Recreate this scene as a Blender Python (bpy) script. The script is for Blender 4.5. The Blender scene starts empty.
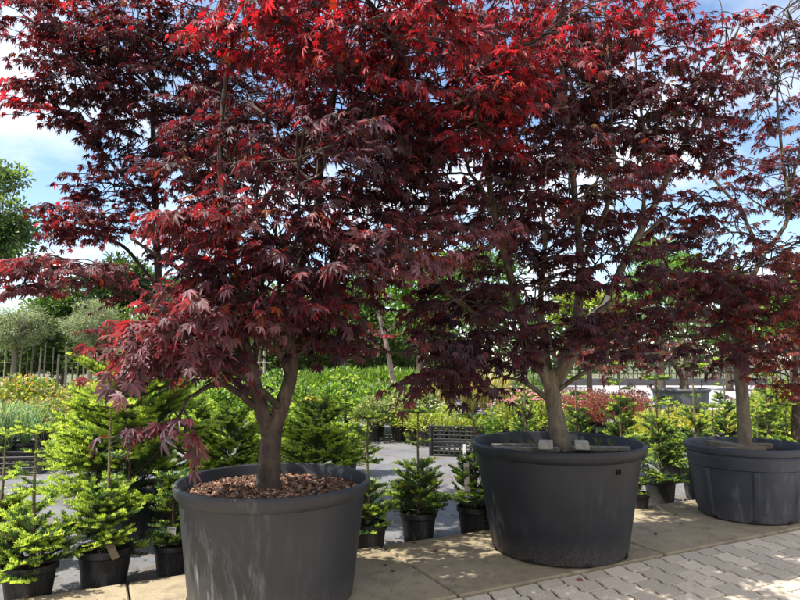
import bpy, bmesh, math, random
import numpy as np
from mathutils import Vector, Matrix

random.seed(11)
RG = np.random.default_rng(11)
R = math.radians
scene = bpy.context.scene
COL = scene.collection

# ------------------------------------------------------------------ camera
CAM_H = 1.205
FPX = 622.0                      # focal length in pixels of an 800 px wide picture
PITCH = math.atan(60 / FPX)
cam_d = bpy.data.cameras.new('camera')
cam = bpy.data.objects.new('camera', cam_d)
COL.objects.link(cam)
cam.location = (0, 0, CAM_H)
cam.rotation_euler = (math.pi / 2 + PITCH, 0, 0)
cam_d.sensor_width = 36
cam_d.lens = FPX / 800 * 36
cam_d.clip_start = 0.05
cam_d.clip_end = 2000
scene.camera = cam

# ------------------------------------------------------------------ sky and sun
SUN_EL, SUN_AZ = R(58), R(-110)   # azimuth from +Y, negative = to the left
sun_dir = Vector((math.sin(SUN_AZ) * math.cos(SUN_EL), math.cos(SUN_AZ) * math.cos(SUN_EL), math.sin(SUN_EL)))
world = bpy.data.worlds.new('World')
scene.world = world
world.use_nodes = True
wn, wl = world.node_tree.nodes, world.node_tree.links
wn.clear()
w_out = wn.new('ShaderNodeOutputWorld')
w_bg = wn.new('ShaderNodeBackground')
w_bg.inputs['Strength'].default_value = 0.112
sky = wn.new('ShaderNodeTexSky')
sky.sky_type = 'NISHITA'
sky.sun_disc = False
sky.sun_elevation = SUN_EL
sky.sun_rotation = SUN_AZ
sky.air_density = 1.0
sky.dust_density = 0.3
sky.ozone_density = 2.0
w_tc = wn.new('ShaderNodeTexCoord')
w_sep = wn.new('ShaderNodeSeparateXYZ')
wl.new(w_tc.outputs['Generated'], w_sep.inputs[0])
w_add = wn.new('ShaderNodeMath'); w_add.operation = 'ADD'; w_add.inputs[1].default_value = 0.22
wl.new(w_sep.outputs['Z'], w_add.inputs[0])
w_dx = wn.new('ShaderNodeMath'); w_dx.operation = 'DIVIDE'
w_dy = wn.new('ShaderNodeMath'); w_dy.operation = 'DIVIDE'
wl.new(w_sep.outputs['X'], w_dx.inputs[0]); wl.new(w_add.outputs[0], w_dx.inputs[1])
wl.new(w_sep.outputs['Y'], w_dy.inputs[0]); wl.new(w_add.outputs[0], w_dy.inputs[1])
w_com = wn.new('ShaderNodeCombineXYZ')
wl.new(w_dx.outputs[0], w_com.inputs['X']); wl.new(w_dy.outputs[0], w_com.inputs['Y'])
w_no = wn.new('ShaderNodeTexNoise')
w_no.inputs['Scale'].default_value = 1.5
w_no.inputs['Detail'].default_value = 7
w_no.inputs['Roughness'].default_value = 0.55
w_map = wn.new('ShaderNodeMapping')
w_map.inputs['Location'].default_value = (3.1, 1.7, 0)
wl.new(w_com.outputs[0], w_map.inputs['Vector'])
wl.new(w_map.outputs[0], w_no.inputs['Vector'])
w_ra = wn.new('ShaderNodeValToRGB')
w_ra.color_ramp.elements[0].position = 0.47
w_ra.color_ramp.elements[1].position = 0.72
w_mr = wn.new('ShaderNodeMapRange')  # extra cloud towards the unseen sky behind the camera, added to brighten the shade
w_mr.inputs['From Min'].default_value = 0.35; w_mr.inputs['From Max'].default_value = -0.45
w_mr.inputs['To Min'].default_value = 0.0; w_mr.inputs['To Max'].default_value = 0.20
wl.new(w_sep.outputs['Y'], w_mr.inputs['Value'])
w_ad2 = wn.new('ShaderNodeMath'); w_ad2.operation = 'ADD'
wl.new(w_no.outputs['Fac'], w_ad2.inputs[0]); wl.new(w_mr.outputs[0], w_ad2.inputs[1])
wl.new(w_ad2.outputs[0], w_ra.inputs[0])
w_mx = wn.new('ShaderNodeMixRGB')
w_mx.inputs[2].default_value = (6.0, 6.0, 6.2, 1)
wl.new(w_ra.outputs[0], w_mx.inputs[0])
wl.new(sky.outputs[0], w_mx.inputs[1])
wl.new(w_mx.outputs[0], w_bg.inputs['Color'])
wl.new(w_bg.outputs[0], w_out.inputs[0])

sun_d = bpy.data.lights.new('sun', 'SUN')
sun_d.energy = 4.6
sun_d.angle = R(0.53)
sun_d.color = (1.0, 0.94, 0.84)
sun = bpy.data.objects.new('sun', sun_d)
COL.objects.link(sun)
sun.rotation_euler = sun_dir.to_track_quat('Z', 'Y').to_euler()
sun.location = (-6, -2, 9)

scene.view_settings.view_transform = 'Standard'
scene.view_settings.look = 'None'
scene.view_settings.gamma = 1
scene.view_settings.use_curve_mapping = False
scene.view_settings.exposure = 1.18
scene.render.engine = 'CYCLES'
scene.cycles.max_bounces = 7
scene.cycles.diffuse_bounces = 4
scene.cycles.glossy_bounces = 2
scene.cycles.transmission_bounces = 4
scene.cycles.transparent_max_bounces = 4
scene.cycles.use_denoising = True
try:
    scene.cycles.denoiser = 'OPENIMAGEDENOISE'
except Exception:
    pass

# ------------------------------------------------------------------ pixel <-> place helpers
_f = np.array((0, math.cos(PITCH), math.sin(PITCH)))
_u = np.array((0, -math.sin(PITCH), math.cos(PITCH)))


def at(u, v, Y):
    """point of the place seen at pixel (u, v) of an 800x600 view, Y metres ahead"""
    d = np.array((1.0, 0, 0)) * ((u - 400) / FPX) + _u * ((300 - v) / FPX) + _f
    return np.array((0, 0, CAM_H)) + d * (Y / d[1])


def ground_at(u, v, z=0.0):
    d = np.array((1.0, 0, 0)) * ((u - 400) / FPX) + _u * ((300 - v) / FPX) + _f
    return np.array((0, 0, CAM_H)) + d * ((z - CAM_H) / d[2])


# ------------------------------------------------------------------ object helpers
def tag(o, label=None, cat=None, group=None, kind=None):
    if label: o['label'] = label
    if cat: o['category'] = cat
    if group: o['group'] = group
    if kind: o['kind'] = kind
    return o


def empty(name, loc):
    o = bpy.data.objects.new(name, None)
    o.empty_display_size = 0.1
    COL.objects.link(o)
    o.location = loc
    return o


def kids(o):
    return [c for c in bpy.data.objects if c.parent == o]


_tree = {}


def copy_thing(src, loc, rz=0.0, sc=1.0, label=None):
    if src.name not in _tree:
        _tree[src.name] = [(c, kids(c)) for c in kids(src)]
    r = src.copy(); COL.objects.link(r)
    r.location = loc; r.rotation_euler = (0, 0, rz)
    r.scale = (sc, sc, sc)
    if label: r['label'] = label
    for c, gs in _tree[src.name]:
        c2 = c.copy(); COL.objects.link(c2); c2.parent = r
        for g in gs:
            g2 = g.copy(); COL.objects.link(g2); g2.parent = c2
    return r


def norm(a):
    return a / np.maximum(np.linalg.norm(a, axis=-1, keepdims=True), 1e-9)


class MB:
    """gathers pieces that become one mesh"""
    def __init__(self):
        self.v, self.loops, self.tot, self.t = [], [], [], []
        self.n = 0

    def add(self, V, F, tint=(1, 1, 1)):
        V = np.asarray(V, dtype=float).reshape(-1, 3)
        self.v.append(V)
        t = np.asarray(tint, dtype=float)
        self.t.append(np.broadcast_to(t, (len(V), 3)).copy() if t.ndim == 1 else t)
        if isinstance(F, np.ndarray):
            self.loops.append((F + self.n).ravel())
            self.tot.append(np.full(len(F), F.shape[1]))
        else:
            for f in F:
                self.loops.append(np.asarray(f) + self.n)
                self.tot.append(np.array([len(f)]))
        self.n += len(V)

    def instances(self, BV, BF, M, T, tint):
        """BV (n,3), BF (m,k), M (k,3,3) columns = axes, T (k,3), tint (k,3)"""
        k, n = len(T), len(BV)
        V = np.einsum('kij,nj->kni', M, BV) + T[:, None, :]
        F = BF[None] + (np.arange(k) * n)[:, None, None]
        self.add(V.reshape(-1, 3), F.reshape(-1, BF.shape[1]), np.repeat(tint, n, axis=0))

    def tube(self, P, rad, sides=8, tint=(1, 1, 1), rough=0.0, cap=True):
        P = np.asarray(P, dtype=float)
        n = len(P)
        rad = np.broadcast_to(np.asarray(rad, dtype=float), (n,))
        T = np.gradient(P, axis=0)
        T = norm(T)
        a = np.array((0, 0, 1.0)) if abs(T[0][2]) < .9 else np.array((1.0, 0, 0))
        N = norm(np.cross(T[0], a))
        rings = []
        ang = np.linspace(0, 2 * math.pi, sides, endpoint=False)
        lump = 1 + rough * RG.normal(size=sides)
        for i in range(n):
            N = N - T[i] * np.dot(N, T[i]); N = N / max(np.linalg.norm(N), 1e-9)
            B = np.cross(T[i], N)
            lump = 0.7 * lump + 0.3 * (1 + rough * RG.normal(size=sides) * 1.6)
            rr = rad[i] * lump
            rings.append(P[i] + np.outer(np.cos(ang) * rr, N) + np.outer(np.sin(ang) * rr, B))
        V = np.concatenate(rings)
        i = np.arange(n - 1)[:, None] * sides
        j = np.arange(sides)[None]
        j2 = (j + 1) % sides
        F = np.stack([i + j, i + j2, i + sides + j2, i + sides + j], axis=-1).reshape(-1, 4)
        self.add(V, F, tint)
        if cap:
            self.loops.append(np.arange(sides)[::-1] + self.n - len(V)); self.tot.append(np.array([sides]))
            self.loops.append(np.arange(sides) + self.n - sides); self.tot.append(np.array([sides]))

    def lathe(self, prof, segs=64, c=(0, 0, 0), tint=(1, 1, 1), mod=None):
        ang = np.linspace(0, 2 * math.pi, segs, endpoint=False)
        rings = []
        for k, (r, z) in enumerate(prof):
            rr = np.full(segs, r) if mod is None else r + mod(k, ang, z)
            rings.append(np.stack([c[0] + np.cos(ang) * rr, c[1] + np.sin(ang) * rr, np.full(segs, c[2] + z)], axis=1))
        V = np.concatenate(rings)
        i = np.arange(len(prof) - 1)[:, None] * segs
        j = np.arange(segs)[None]
        j2 = (j + 1) % segs
        F = np.stack([i + j, i + j2, i + segs + j2, i + segs + j], axis=-1).reshape(-1, 4)
        self.add(V, F, tint)

    def box(self, c, size, M=None, bev=0.0, tint=(1, 1, 1)):
        bm = bmesh.new()
        bmesh.ops.create_cube(bm, size=1)
        for v in bm.verts:
            v.co = Vector((v.co.x * size[0], v.co.y * size[1], v.co.z * size[2]))
        if bev > 0:
            bmesh.ops.bevel(bm, geom=bm.edges[:], offset=bev, segments=1, affect='EDGES', profile=.5)
        bm.verts.index_update()
        V = np.array([v.co[:] for v in bm.verts])
        if M is not None:
            V = V @ np.asarray(M).T
        F = [[v.index for v in f.verts] for f in bm.faces]
        bm.free()
        self.add(V + np.asarray(c, dtype=float), F, tint)

    def build(self, name, mat, parent=None, origin=(0, 0, 0), smooth=False):
        me = bpy.data.meshes.new(name)
        V = np.concatenate(self.v) - np.asarray(origin, dtype=float)
        L = np.concatenate(self.loops).astype(np.int32)
        tot = np.concatenate(self.tot).astype(np.int32)
        me.vertices.add(len(V)); me.vertices.foreach_set('co', V.ravel().astype(np.float32))
        me.loops.add(len(L)); me.loops.foreach_set('vertex_index', L)
        me.polygons.add(len(tot))
        st = np.concatenate([[0], np.cumsum(tot)[:-1]]).astype(np.int32)
        me.polygons.foreach_set('loop_start', st)
        me.polygons.foreach_set('loop_total', tot)
        me.polygons.foreach_set('use_smooth', np.full(len(tot), bool(smooth)))
        me.update(calc_edges=True)
        ca = me.color_attributes.new('tint', 'FLOAT_COLOR', 'POINT')
        C4 = np.ones((len(V), 4), dtype=np.float32); C4[:, :3] = np.concatenate(self.t)
        ca.data.foreach_set('color', C4.ravel())
        me.materials.append(mat)
        me.validate()
        o = bpy.data.objects.new(name, me)
        COL.objects.link(o)
        if parent is not None:
            o.parent = parent
        return o


def rz(a):
    c, s = math.cos(a), math.sin(a)
    return np.array(((c, -s, 0), (s, c, 0), (0, 0, 1.0)))


# ------------------------------------------------------------------ materials
def newmat(name):
    m = bpy.data.materials.new(name)
    m.use_nodes = True
    n, l = m.node_tree.nodes, m.node_tree.links
    b = n['Principled BSDF']
    return m, n, l, b


def noise(n, l, scale, detail=5, rough=.55, coord='Object', stretch=None):
    tc = n.new('ShaderNodeTexCoord')
    t = n.new('ShaderNodeTexNoise')
    t.inputs['Scale'].default_value = scale
    t.inputs['Detail'].default_value = detail
    t.inputs['Roughness'].default_value = rough
    src = tc.outputs[coord]
    if stretch:
        mp = n.new('ShaderNodeMapping')
        mp.inputs['Scale'].default_value = stretch
        l.new(src, mp.inputs['Vector']); src = mp.outputs[0]
    l.new(src, t.inputs['Vector'])
    return t.outputs['Fac']


def ramp(n, l, src, stops):
    r = n.new('ShaderNodeValToRGB')
    e = r.color_ramp.elements
    while len(e) < len(stops): e.new(.5)
    for k, (p, c) in enumerate(stops):
        e[k].position = p
        e[k].color = (*c, 1) if len(c) == 3 else c
    l.new(src, r.inputs[0])
    return r.outputs['Color']


def mixc(n, l, fac, a, b, mode='MIX'):
    m = n.new('ShaderNodeMixRGB'); m.blend_type = mode
    for k, s in ((0, fac), (1, a), (2, b)):
        if isinstance(s, (int, float)): m.inputs[k].default_value = s
        elif isinstance(s, tuple): m.inputs[k].default_value = (*s, 1)
        else: l.new(s, m.inputs[k])
    return m.outputs[0]


def bump(n, l, b, src, strength, dist=.01):
    bp = n.new('ShaderNodeBump')
    bp.inputs['Strength'].default_value = strength
    bp.inputs['Distance'].default_value = dist
    l.new(src, bp.inputs['Height'])
    l.new(bp.outputs[0], b.inputs['Normal'])


def leaf_mat(name, trans=(7, 2.2, 2.2), fac=.4, rough=.36, spec=.5):
    m, n, l, b = newmat(name)
    at_ = n.new('ShaderNodeAttribute'); at_.attribute_name = 'tint'
    b.inputs['Roughness'].default_value = rough
    b.inputs['Specular IOR Level'].default_value = spec
    l.new(at_.outputs['Color'], b.inputs['Base Color'])
    vm = n.new('ShaderNodeVectorMath'); vm.operation = 'MULTIPLY'
    vm.inputs[1].default_value = trans
    l.new(at_.outputs['Color'], vm.inputs[0])
    vn = n.new('ShaderNodeVectorMath'); vn.operation = 'MINIMUM'
    vn.inputs[1].default_value = (.85, .85, .85)
    l.new(vm.outputs[0], vn.inputs[0])
    tr = n.new('ShaderNodeBsdfTranslucent')
    l.new(vn.outputs[0], tr.inputs['Color'])
    mx = n.new('ShaderNodeMixShader'); mx.inputs[0].default_value = fac
    l.new(b.outputs[0], mx.inputs[1]); l.new(tr.outputs[0], mx.inputs[2])
    l.new(mx.outputs[0], n['Material Output'].inputs['Surface'])
    return m


def tint_mat(name, rough=.7, spec=.4, nscale=None, namt=.3, bscale=None, bstr=.3):
    m, n, l, b = newmat(name)
    a = n.new('ShaderNodeAttribute'); a.attribute_name = 'tint'
    c = a.outputs['Color']
    if nscale:
        f = noise(n, l, nscale)
        c = mixc(n, l, 1.0, c, ramp(n, l, f, [(.3, (1 - namt,) * 3), (.7, (1 + namt,) * 3)]), 'MULTIPLY')
    l.new(c, b.inputs['Base Color'])
    b.inputs['Roughness'].default_value = rough
    b.inputs['Specular IOR Level'].default_value = spec
    if bscale:
        bump(n, l, b, noise(n, l, bscale), bstr)
    return m


def bark_mat(name, dark, mid, light):
    m, n, l, b = newmat(name)
    f1 = noise(n, l, 22, 6, .6, stretch=(1, 1, .25))
    f2 = noise(n, l, 7, 4)
    f3 = noise(n, l, 90, 3, stretch=(.5, .5, 2.5))
    c = ramp(n, l, f1, [(.3, dark), (.55, mid), (.8, light)])
    c = mixc(n, l, ramp(n, l, f2, [(.52, (0, 0, 0)), (.68, (.7, .7, .7))]), c, tuple(x * 1.5 + .02 for x in mid))
    c = mixc(n, l, ramp(n, l, f3, [(.6, (0, 0, 0)), (.72, (.45, .45, .45))]), c, light)
    ta = n.new('ShaderNodeAttribute'); ta.attribute_name = 'tint'
    c = mixc(n, l, 1.0, c, ta.outputs['Color'], 'MULTIPLY')
    l.new(c, b.inputs['Base Color'])
    b.inputs['Roughness'].default_value = .85
    bump(n, l, b, f1, .9, .015)
    return m


M_MAPLE = leaf_mat('purple_maple_leaf', (3.0, .46, .48), .36, .50, .28)
M_GREEN = leaf_mat('green_leaf', (2.2, 2.2, 1.2), .42, .42, .4)
M_NEEDLE = leaf_mat('fir_needle', (1.5, 1.5, 1.0), .42, .5, .3)
M_BARK = bark_mat('maple_bark_brown', (.014, .009, .006), (.052, .034, .024), (.16, .12, .09))
M_BARK_GREY = bark_mat('maple_bark_grey_green', (.05, .039, .026), (.13, .105, .07), (.26, .225, .17))
M_TWIG = tint_mat('twig', .8, .3)
M_FLOWER = leaf_mat('petal', (1, 1, 1), .3, .6, .2)
M_PLASTIC = None


def pot_mat(name, base, scuff, flank=None):
    m, n, l, b = newmat(name)
    f = noise(n, l, 3.2, 6, .6)
    c = ramp(n, l, f, [(.3, tuple(x * .8 for x in base)), (.7, tuple(x * 1.25 for x in base))])
    # dry chalky run marks, long down the wall
    s = noise(n, l, 15, 7, .65, stretch=(1.6, 1.6, .22))
    s = ramp(n, l, s, [(.50, (0, 0, 0)), (.66, (.9, .9, .9))])
    s2 = ramp(n, l, noise(n, l, 1.6, 2), [(.42, (0, 0, 0)), (.60, (1, 1, 1))])
    sm = mixc(n, l, 1.0, s, s2, 'MULTIPLY')
    sm = mixc(n, l, scuff, (0, 0, 0), sm)
    if flank is not None:        # scuffs kept to the sunward side, its sunlit lightening painted into the film
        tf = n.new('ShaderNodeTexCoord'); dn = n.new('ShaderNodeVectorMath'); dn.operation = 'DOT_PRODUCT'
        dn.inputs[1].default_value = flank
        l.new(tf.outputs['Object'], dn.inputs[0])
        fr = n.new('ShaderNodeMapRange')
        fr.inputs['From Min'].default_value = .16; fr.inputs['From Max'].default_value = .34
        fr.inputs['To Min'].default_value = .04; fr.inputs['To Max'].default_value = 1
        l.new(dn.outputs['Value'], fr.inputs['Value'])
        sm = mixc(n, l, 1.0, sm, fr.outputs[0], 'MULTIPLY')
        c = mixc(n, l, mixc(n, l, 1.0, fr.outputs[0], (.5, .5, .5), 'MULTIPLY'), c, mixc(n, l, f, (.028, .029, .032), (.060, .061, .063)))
    c = mixc(n, l, sm, c, (.30, .295, .285))
    # splashed grit along the foot
    tc = n.new('ShaderNodeTexCoord'); sp = n.new('ShaderNodeSeparateXYZ')
    l.new(tc.outputs['Object'], sp.inputs[0])
    mr = n.new('ShaderNodeMapRange')
    mr.inputs['From Min'].default_value = .02; mr.inputs['From Max'].default_value = .16
    mr.inputs['To Min'].default_value = .38; mr.inputs['To Max'].default_value = 0
    l.new(sp.outputs['Z'], mr.inputs['Value'])
    g = ramp(n, l, noise(n, l, 130, 5, .75), [(.42, (0, 0, 0)), (.6, (1, 1, 1))])
    gm = mixc(n, l, 1.0, g, mr.outputs[0], 'MULTIPLY')
    c = mixc(n, l, gm, c, (.19, .16, .13))
    l.new(c, b.inputs['Base Color'])
    rr = n.new('ShaderNodeMapRange')
    rr.inputs['To Min'].default_value = .42; rr.inputs['To Max'].default_value = .62
    l.new(f, rr.inputs['Value']); l.new(rr.outputs[0], b.inputs['Roughness'])
    b.inputs['Specular IOR Level'].default_value = .3
    bump(n, l, b, noise(n, l, 60, 4), .06, .004)
    return m


M_TUB_SCUFFED = pot_mat('scuffed_grey_plastic', (.020, .0215, .026), 1.0, (-.85, -.52, 0))
M_TUB_BLACK = pot_mat('black_grey_plastic', (.0145, .016, .0205), .05)
M_TUB_BLUE = pot_mat('slate_grey_plastic', (.032, .037, .050), .25)
M_TUB_PALE = pot_mat('pale_grey_plastic', (.10, .105, .115), .4)
M_NPOT = pot_mat('black_nursery_plastic', (.012, .012, .013), .25)
M_SOIL = tint_mat('potting_soil', .95, .2, 30, .5, 70, .8)
M_CHIP = tint_mat('bark_chip', .85, .3, 60, .3)
M_WOOD = tint_mat('weathered_timber', .8, .3, 24, .35, 60, .3)
M_METAL = tint_mat('dark_painted_metal', .5, .4)
M_TAG = tint_mat('label_plastic', .4, .5)


def concrete_mat():
    m, n, l, b = newmat('warm_concrete_slab')
    f1 = noise(n, l, 2.2, 6, .6)
    f2 = noise(n, l, 120, 3, .7)
    f3 = noise(n, l, 9, 5, .65)
    c = ramp(n, l, f1, [(.3, (.22, .175, .11)), (.7, (.34, .275, .18))])
    c = mixc(n, l, ramp(n, l, f3, [(.49, (0, 0, 0)), (.66, (.6, .6, .6))]), c, (.13, .115, .075))
    c = mixc(n, l, .5, c, ramp(n, l, f2, [(.35, (.55, .55, .55)), (.65, (1.15, 1.15, 1.15))]), 'MULTIPLY')
    l.new(c, b.inputs['Base Color'])
    b.inputs['Roughness'].default_value = .9
    bump(n, l, b, f2, .25, .004)
    return m


M_SLAB = concrete_mat()
M_PAVER = tint_mat('grey_paver', .9, .25, 150, .28, 150, .3)
M_JOINT = tint_mat('joint_sand', .95, .1, 80, .4, 80, .5)


def fabric_mat():
    m, n, l, b = newmat('weed_fabric')
    f1 = noise(n, l, 1.3, 6, .62)
    f2 = noise(n, l, 40, 4, .7)
    c = ramp(n, l, f1, [(.32, (.085, .09, .105)), (.5, (.135, .137, .148)), (.7, (.155, .147, .14))])
    f4 = noise(n, l, 3.4, 8, .72)
    c = mixc(n, l, ramp(n, l, f4, [(.50, (0, 0, 0)), (.60, (.85, .85, .85))]), c, (.105, .082, .062))
    c = mixc(n, l, ramp(n, l, f2, [(.56, (0, 0, 0)), (.68, (.6, .6, .6))]), c, (.09, .07, .055))
    l.new(c, b.inputs['Base Color'])
    b.inputs['Roughness'].default_value = .8
    bump(n, l, b, noise(n, l, 3, 5), .9, .05)
    return m


M_FABRIC = fabric_mat()


def ground_mat():
    m, n, l, b = newmat('yard_ground')
    f1 = noise(n, l, .35, 6, .6)
    f2 = noise(n, l, 6, 5, .7)
    c = ramp(n, l, f1, [(.42, (.17, .15, .11)), (.55, (.07, .10, .03))])
    c = mixc(n, l, .5, c, ramp(n, l, f2, [(.3, (.5, .5, .5)), (.7, (1.3, 1.3, 1.3))]), 'MULTIPLY')
    l.new(c, b.inputs['Base Color'])
    b.inputs['Roughness'].default_value = .95
    return m


M_GROUND = ground_mat()


def road_mat():
    m, n, l, b = newmat('pale_concrete_road')
    c = ramp(n, l, noise(n, l, .8, 6), [(.3, (.27, .255, .26)), (.7, (.34, .32, .32))])
    l.new(c, b.inputs['Base Color']); b.inputs['Roughness'].default_value = .9
    return m


M_ROAD = road_mat()

# ------------------------------------------------------------------ the setting: ground, slab strip, paving, fabric, road
S = np.array((.8929, .4502, 0.0))          # along the slab strip
N = np.array((.4502, -.8929, 0.0))         # from the strip towards the camera
A0 = np.array((-.129, 4.157, 0.0))           # a slab joint on the bed edge of the strip
SLAB_W = .955
B0 = A0 + N * SLAB_W
BED_Z = -.075


def sn(a, b, z=0.0):
    return A0 + S * a + N * b + np.array((0, 0, z))


def sheet(name, corners, mat, kind='structure', sub=None):
    mb = MB(); mb.add(corners, [[0, 1, 2, 3]], (.3, .3, .3))
    return tag(mb.build(name, mat), kind=kind)


sheet('ground', [(-900, -300, -.12), (900, -300, -.12), (900, 1500, -.12), (-900, 1500, -.12)], M_GROUND)
sheet('weed_fabric_path', [sn(-14, .02, BED_Z), sn(22, .02, BED_Z), sn(22, -16, BED_Z), sn(-14, -16, BED_Z)][::1], M_FABRIC)
ra, rb, rc, rd = (3.2, 16), (70, 16), (70, 32), (3.2, 32)
sheet('yard_road', [(*ra, BED_Z + .012), (*rb, BED_Z + .012), (*rc, BED_Z + .012), (*rd, BED_Z + .012)], M_ROAD)
sheet('far_track', [(-6, 30, BED_Z + .02), (3, 30, BED_Z + .02), (3, 38, BED_Z + .02), (-6, 38, BED_Z + .02)], M_ROAD)

mb = MB()
MS = np.stack([S, N, (0, 0, 1.0)], axis=1)
for k in range(-6, 9):
    dz = .012 + random.uniform(-.002, .002)
    mb.box(sn(k * 1.5 + .75, SLAB_W / 2, dz - .08), (1.488, SLAB_W - .004, .16), MS, .008)
tag(mb.build('slab_pavement', M_SLAB), kind='structure')

# pavers: long edges step sideways twice per stone, neighbouring columns are half a stone out of step
mb = MB()
PW, PL, G = .158, .236, .0055


HALF = PL / 2


def zig(b):
    t = (b / HALF) % 1.0
    return .011 * (1 - 2 * min(max((t - .28) / .44, 0), 1))


def edge(b0, b1):
    """points (sideways step, distance) along a long edge from b0 to b1"""
    out = [(zig(b0 + .0015), b0)]
    for q in range(0, 80):
        for f, e in ((.28, 0), (.72, 0), (1.0, -1), (1.0, 1)):
            t = (q + f) * HALF
            if b0 + .008 < t < b1 - .008:
                out.append((zig(t + e * .0015), t + e * .0015))
    out.append((zig(b1 - .0015), b1))
    return out


nA, nB = 68, 24
for i in range(-26, nA - 10):
    for j in range(-1, nB):
        b0 = j * PL + (PL / 2 if i % 2 else 0)
        b1 = b0 + PL
        if b1 <= .01: continue
        b0 = max(b0, 0.0)
        e_ = edge(b0 + G, b1 - G)
        left = [(i * PW + x + G, t) for x, t in e_]
        right = [((i + 1) * PW + x - G, t) for x, t in e_]
        loop = left + right[::-1]
        z = random.uniform(-.0025, .0025)
        outer, inner = [], []
        nl = len(left)
        for q, (a, b) in enumerate(loop):
            outer.append(B0 + S * a + N * (b + .004) + np.array((0, 0, z - .012)))
            da = .0035 if q < nl else -.0035
            db = .0035 if q in (0, 2 * nl - 1) else -.0035 if q in (nl - 1, nl) else 0
            inner.append(B0 + S * (a + da) + N * (b + .004 + db) + np.array((0, 0, z)))
        n_ = len(loop)
        F = [list(range(n_, 2 * n_))] + [[q, (q + 1) % n_, n_ + (q + 1) % n_, n_ + q] for q in range(n_)]
        g = random.uniform(.82, 1.12)
        mb.add(outer + inner, F, (.53 * g, .455 * g, .36 * g))
tag(mb.build('paving', M_PAVER), kind='structure')
mb = MB()
mb.add([B0 + S * -20 + N * 0 + (0, 0, -.009), B0 + S * 30 + (0, 0, -.009), B0 + S * 30 + N * 14 + (0, 0, -.009), B0 + S * -20 + N * 14 + (0, 0, -.009)], [[0, 1, 2, 3]], (.055, .047, .036))
tag(mb.build('paving_joint_bed', M_JOINT), kind='structure')


# ------------------------------------------------------------------ leaf shapes
def maple_leaf(lobes, lens, half, sinus, droop):
    pts = []
    m = len(lobes)
    full = [(-lobes[k], lens[k]) for k in range(m - 1, 0, -1)] + [(lobes[k], lens[k]) for k in range(m)]
    for k, (a, ln) in enumerate(full):
        if k > 0:
            am = (full[k - 1][0] + a) / 2
            pts.append((sinus * math.cos(R(am)), sinus * math.sin(R(am))))
        else:
            pts.append((.12 * math.cos(R(a - 30)), .12 * math.sin(R(a - 30))))
        for off, fr in ((-half, .55), (0, 1.0), (half, .55)):
            aa = R(a)
            x = ln * fr * math.cos(aa) - off * ln * math.sin(aa)
            y = ln * fr * math.sin(aa) + off * ln * math.cos(aa)
            pts.append((x, y))
    a = full[-1][0] + 30
    pts.append((.12 * math.cos(R(a)), .12 * math.sin(R(a))))
    P = np.array([(0, 0)] + pts)
    r = np.hypot(P[:, 0], P[:, 1])
    z = -droop * r ** 2 + .05 * np.sin(P[:, 1] * 5)
    V = np.column_stack([P, z])
    F = np.array([[0, k, k + 1] for k in range(1, len(pts))])
    return V, F


LEAF_A = maple_leaf([0, 36, 75, 118], [1, .93, .74, .42], .150, .30, .22)
LEAF_B = maple_leaf([0, 34, 70, 112], [1, .9, .7, .4], .135, .26, .42)
LEAF_C = maple_leaf([0, 40, 82], [1, .86, .6], .15, .33, .62)
LEAF_FINE = maple_leaf([0, 33, 66, 100], [1, .9, .75, .5], .075, .16, .45)
_t = np.linspace(0, 1, 5)
LEAF_OVAL = (np.array([(0, 0, 0), (.3, .2, .03), (.7, .2, .0), (1, 0, -.12), (.7, -.2, 0), (.3, -.2, .03)]), np.array([[0, 1, 5], [1, 2, 4], [1, 4, 5], [2, 3, 4]]))
LEAF_LANCE = (np.array([(0, 0, 0), (.35, .09, .03), (1, 0, -.15), (.35, -.09, .03)]), np.array([[0, 1, 3], [1, 2, 3]]))


def frames(D, Nn):
    """columns dir, side, normal"""
    D = norm(D)
    Nn = Nn - D * np.sum(Nn * D, axis=1, keepdims=True)
    Nn = norm(Nn)
    Sd = np.cross(Nn, D)
    return np.stack([D, Sd, Nn], axis=2)


def pick_tints(tints, w, k, jit=.25):
    w = np.array(w, dtype=float); w /= w.sum()
    idx = RG.choice(len(tints), size=k, p=w)
    T = np.array(tints, dtype=float)[idx]
    return T * np.exp(RG.normal(scale=jit, size=(k, 1))) * np.exp(RG.normal(scale=jit * .25, size=(k, 3)))


def smooth_path(P, n=14):
    P = np.asarray(P, dtype=float)
    if len(P) < 3:
        t = np.linspace(0, 1, n)[:, None]
        return P[0] * (1 - t) + P[-1] * t
    # Catmull-Rom
    Q = np.vstack([2 * P[0] - P[1], P, 2 * P[-1] - P[-2]])
    out = []
    per = max(3, n // (len(P) - 1))
    for i in range(1, len(Q) - 2):
        for t in np.linspace(0, 1, per, endpoint=False):
            out.append(.5 * ((2 * Q[i]) + (-Q[i - 1] + Q[i + 1]) * t + (2 * Q[i - 1] - 5 * Q[i] + 4 * Q[i + 1] - Q[i + 2]) * t ** 2 + (-Q[i - 1] + 3 * Q[i] - 3 * Q[i + 1] + Q[i + 2]) * t ** 3))
    out.append(P[-1])
    return np.array(out)


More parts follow.
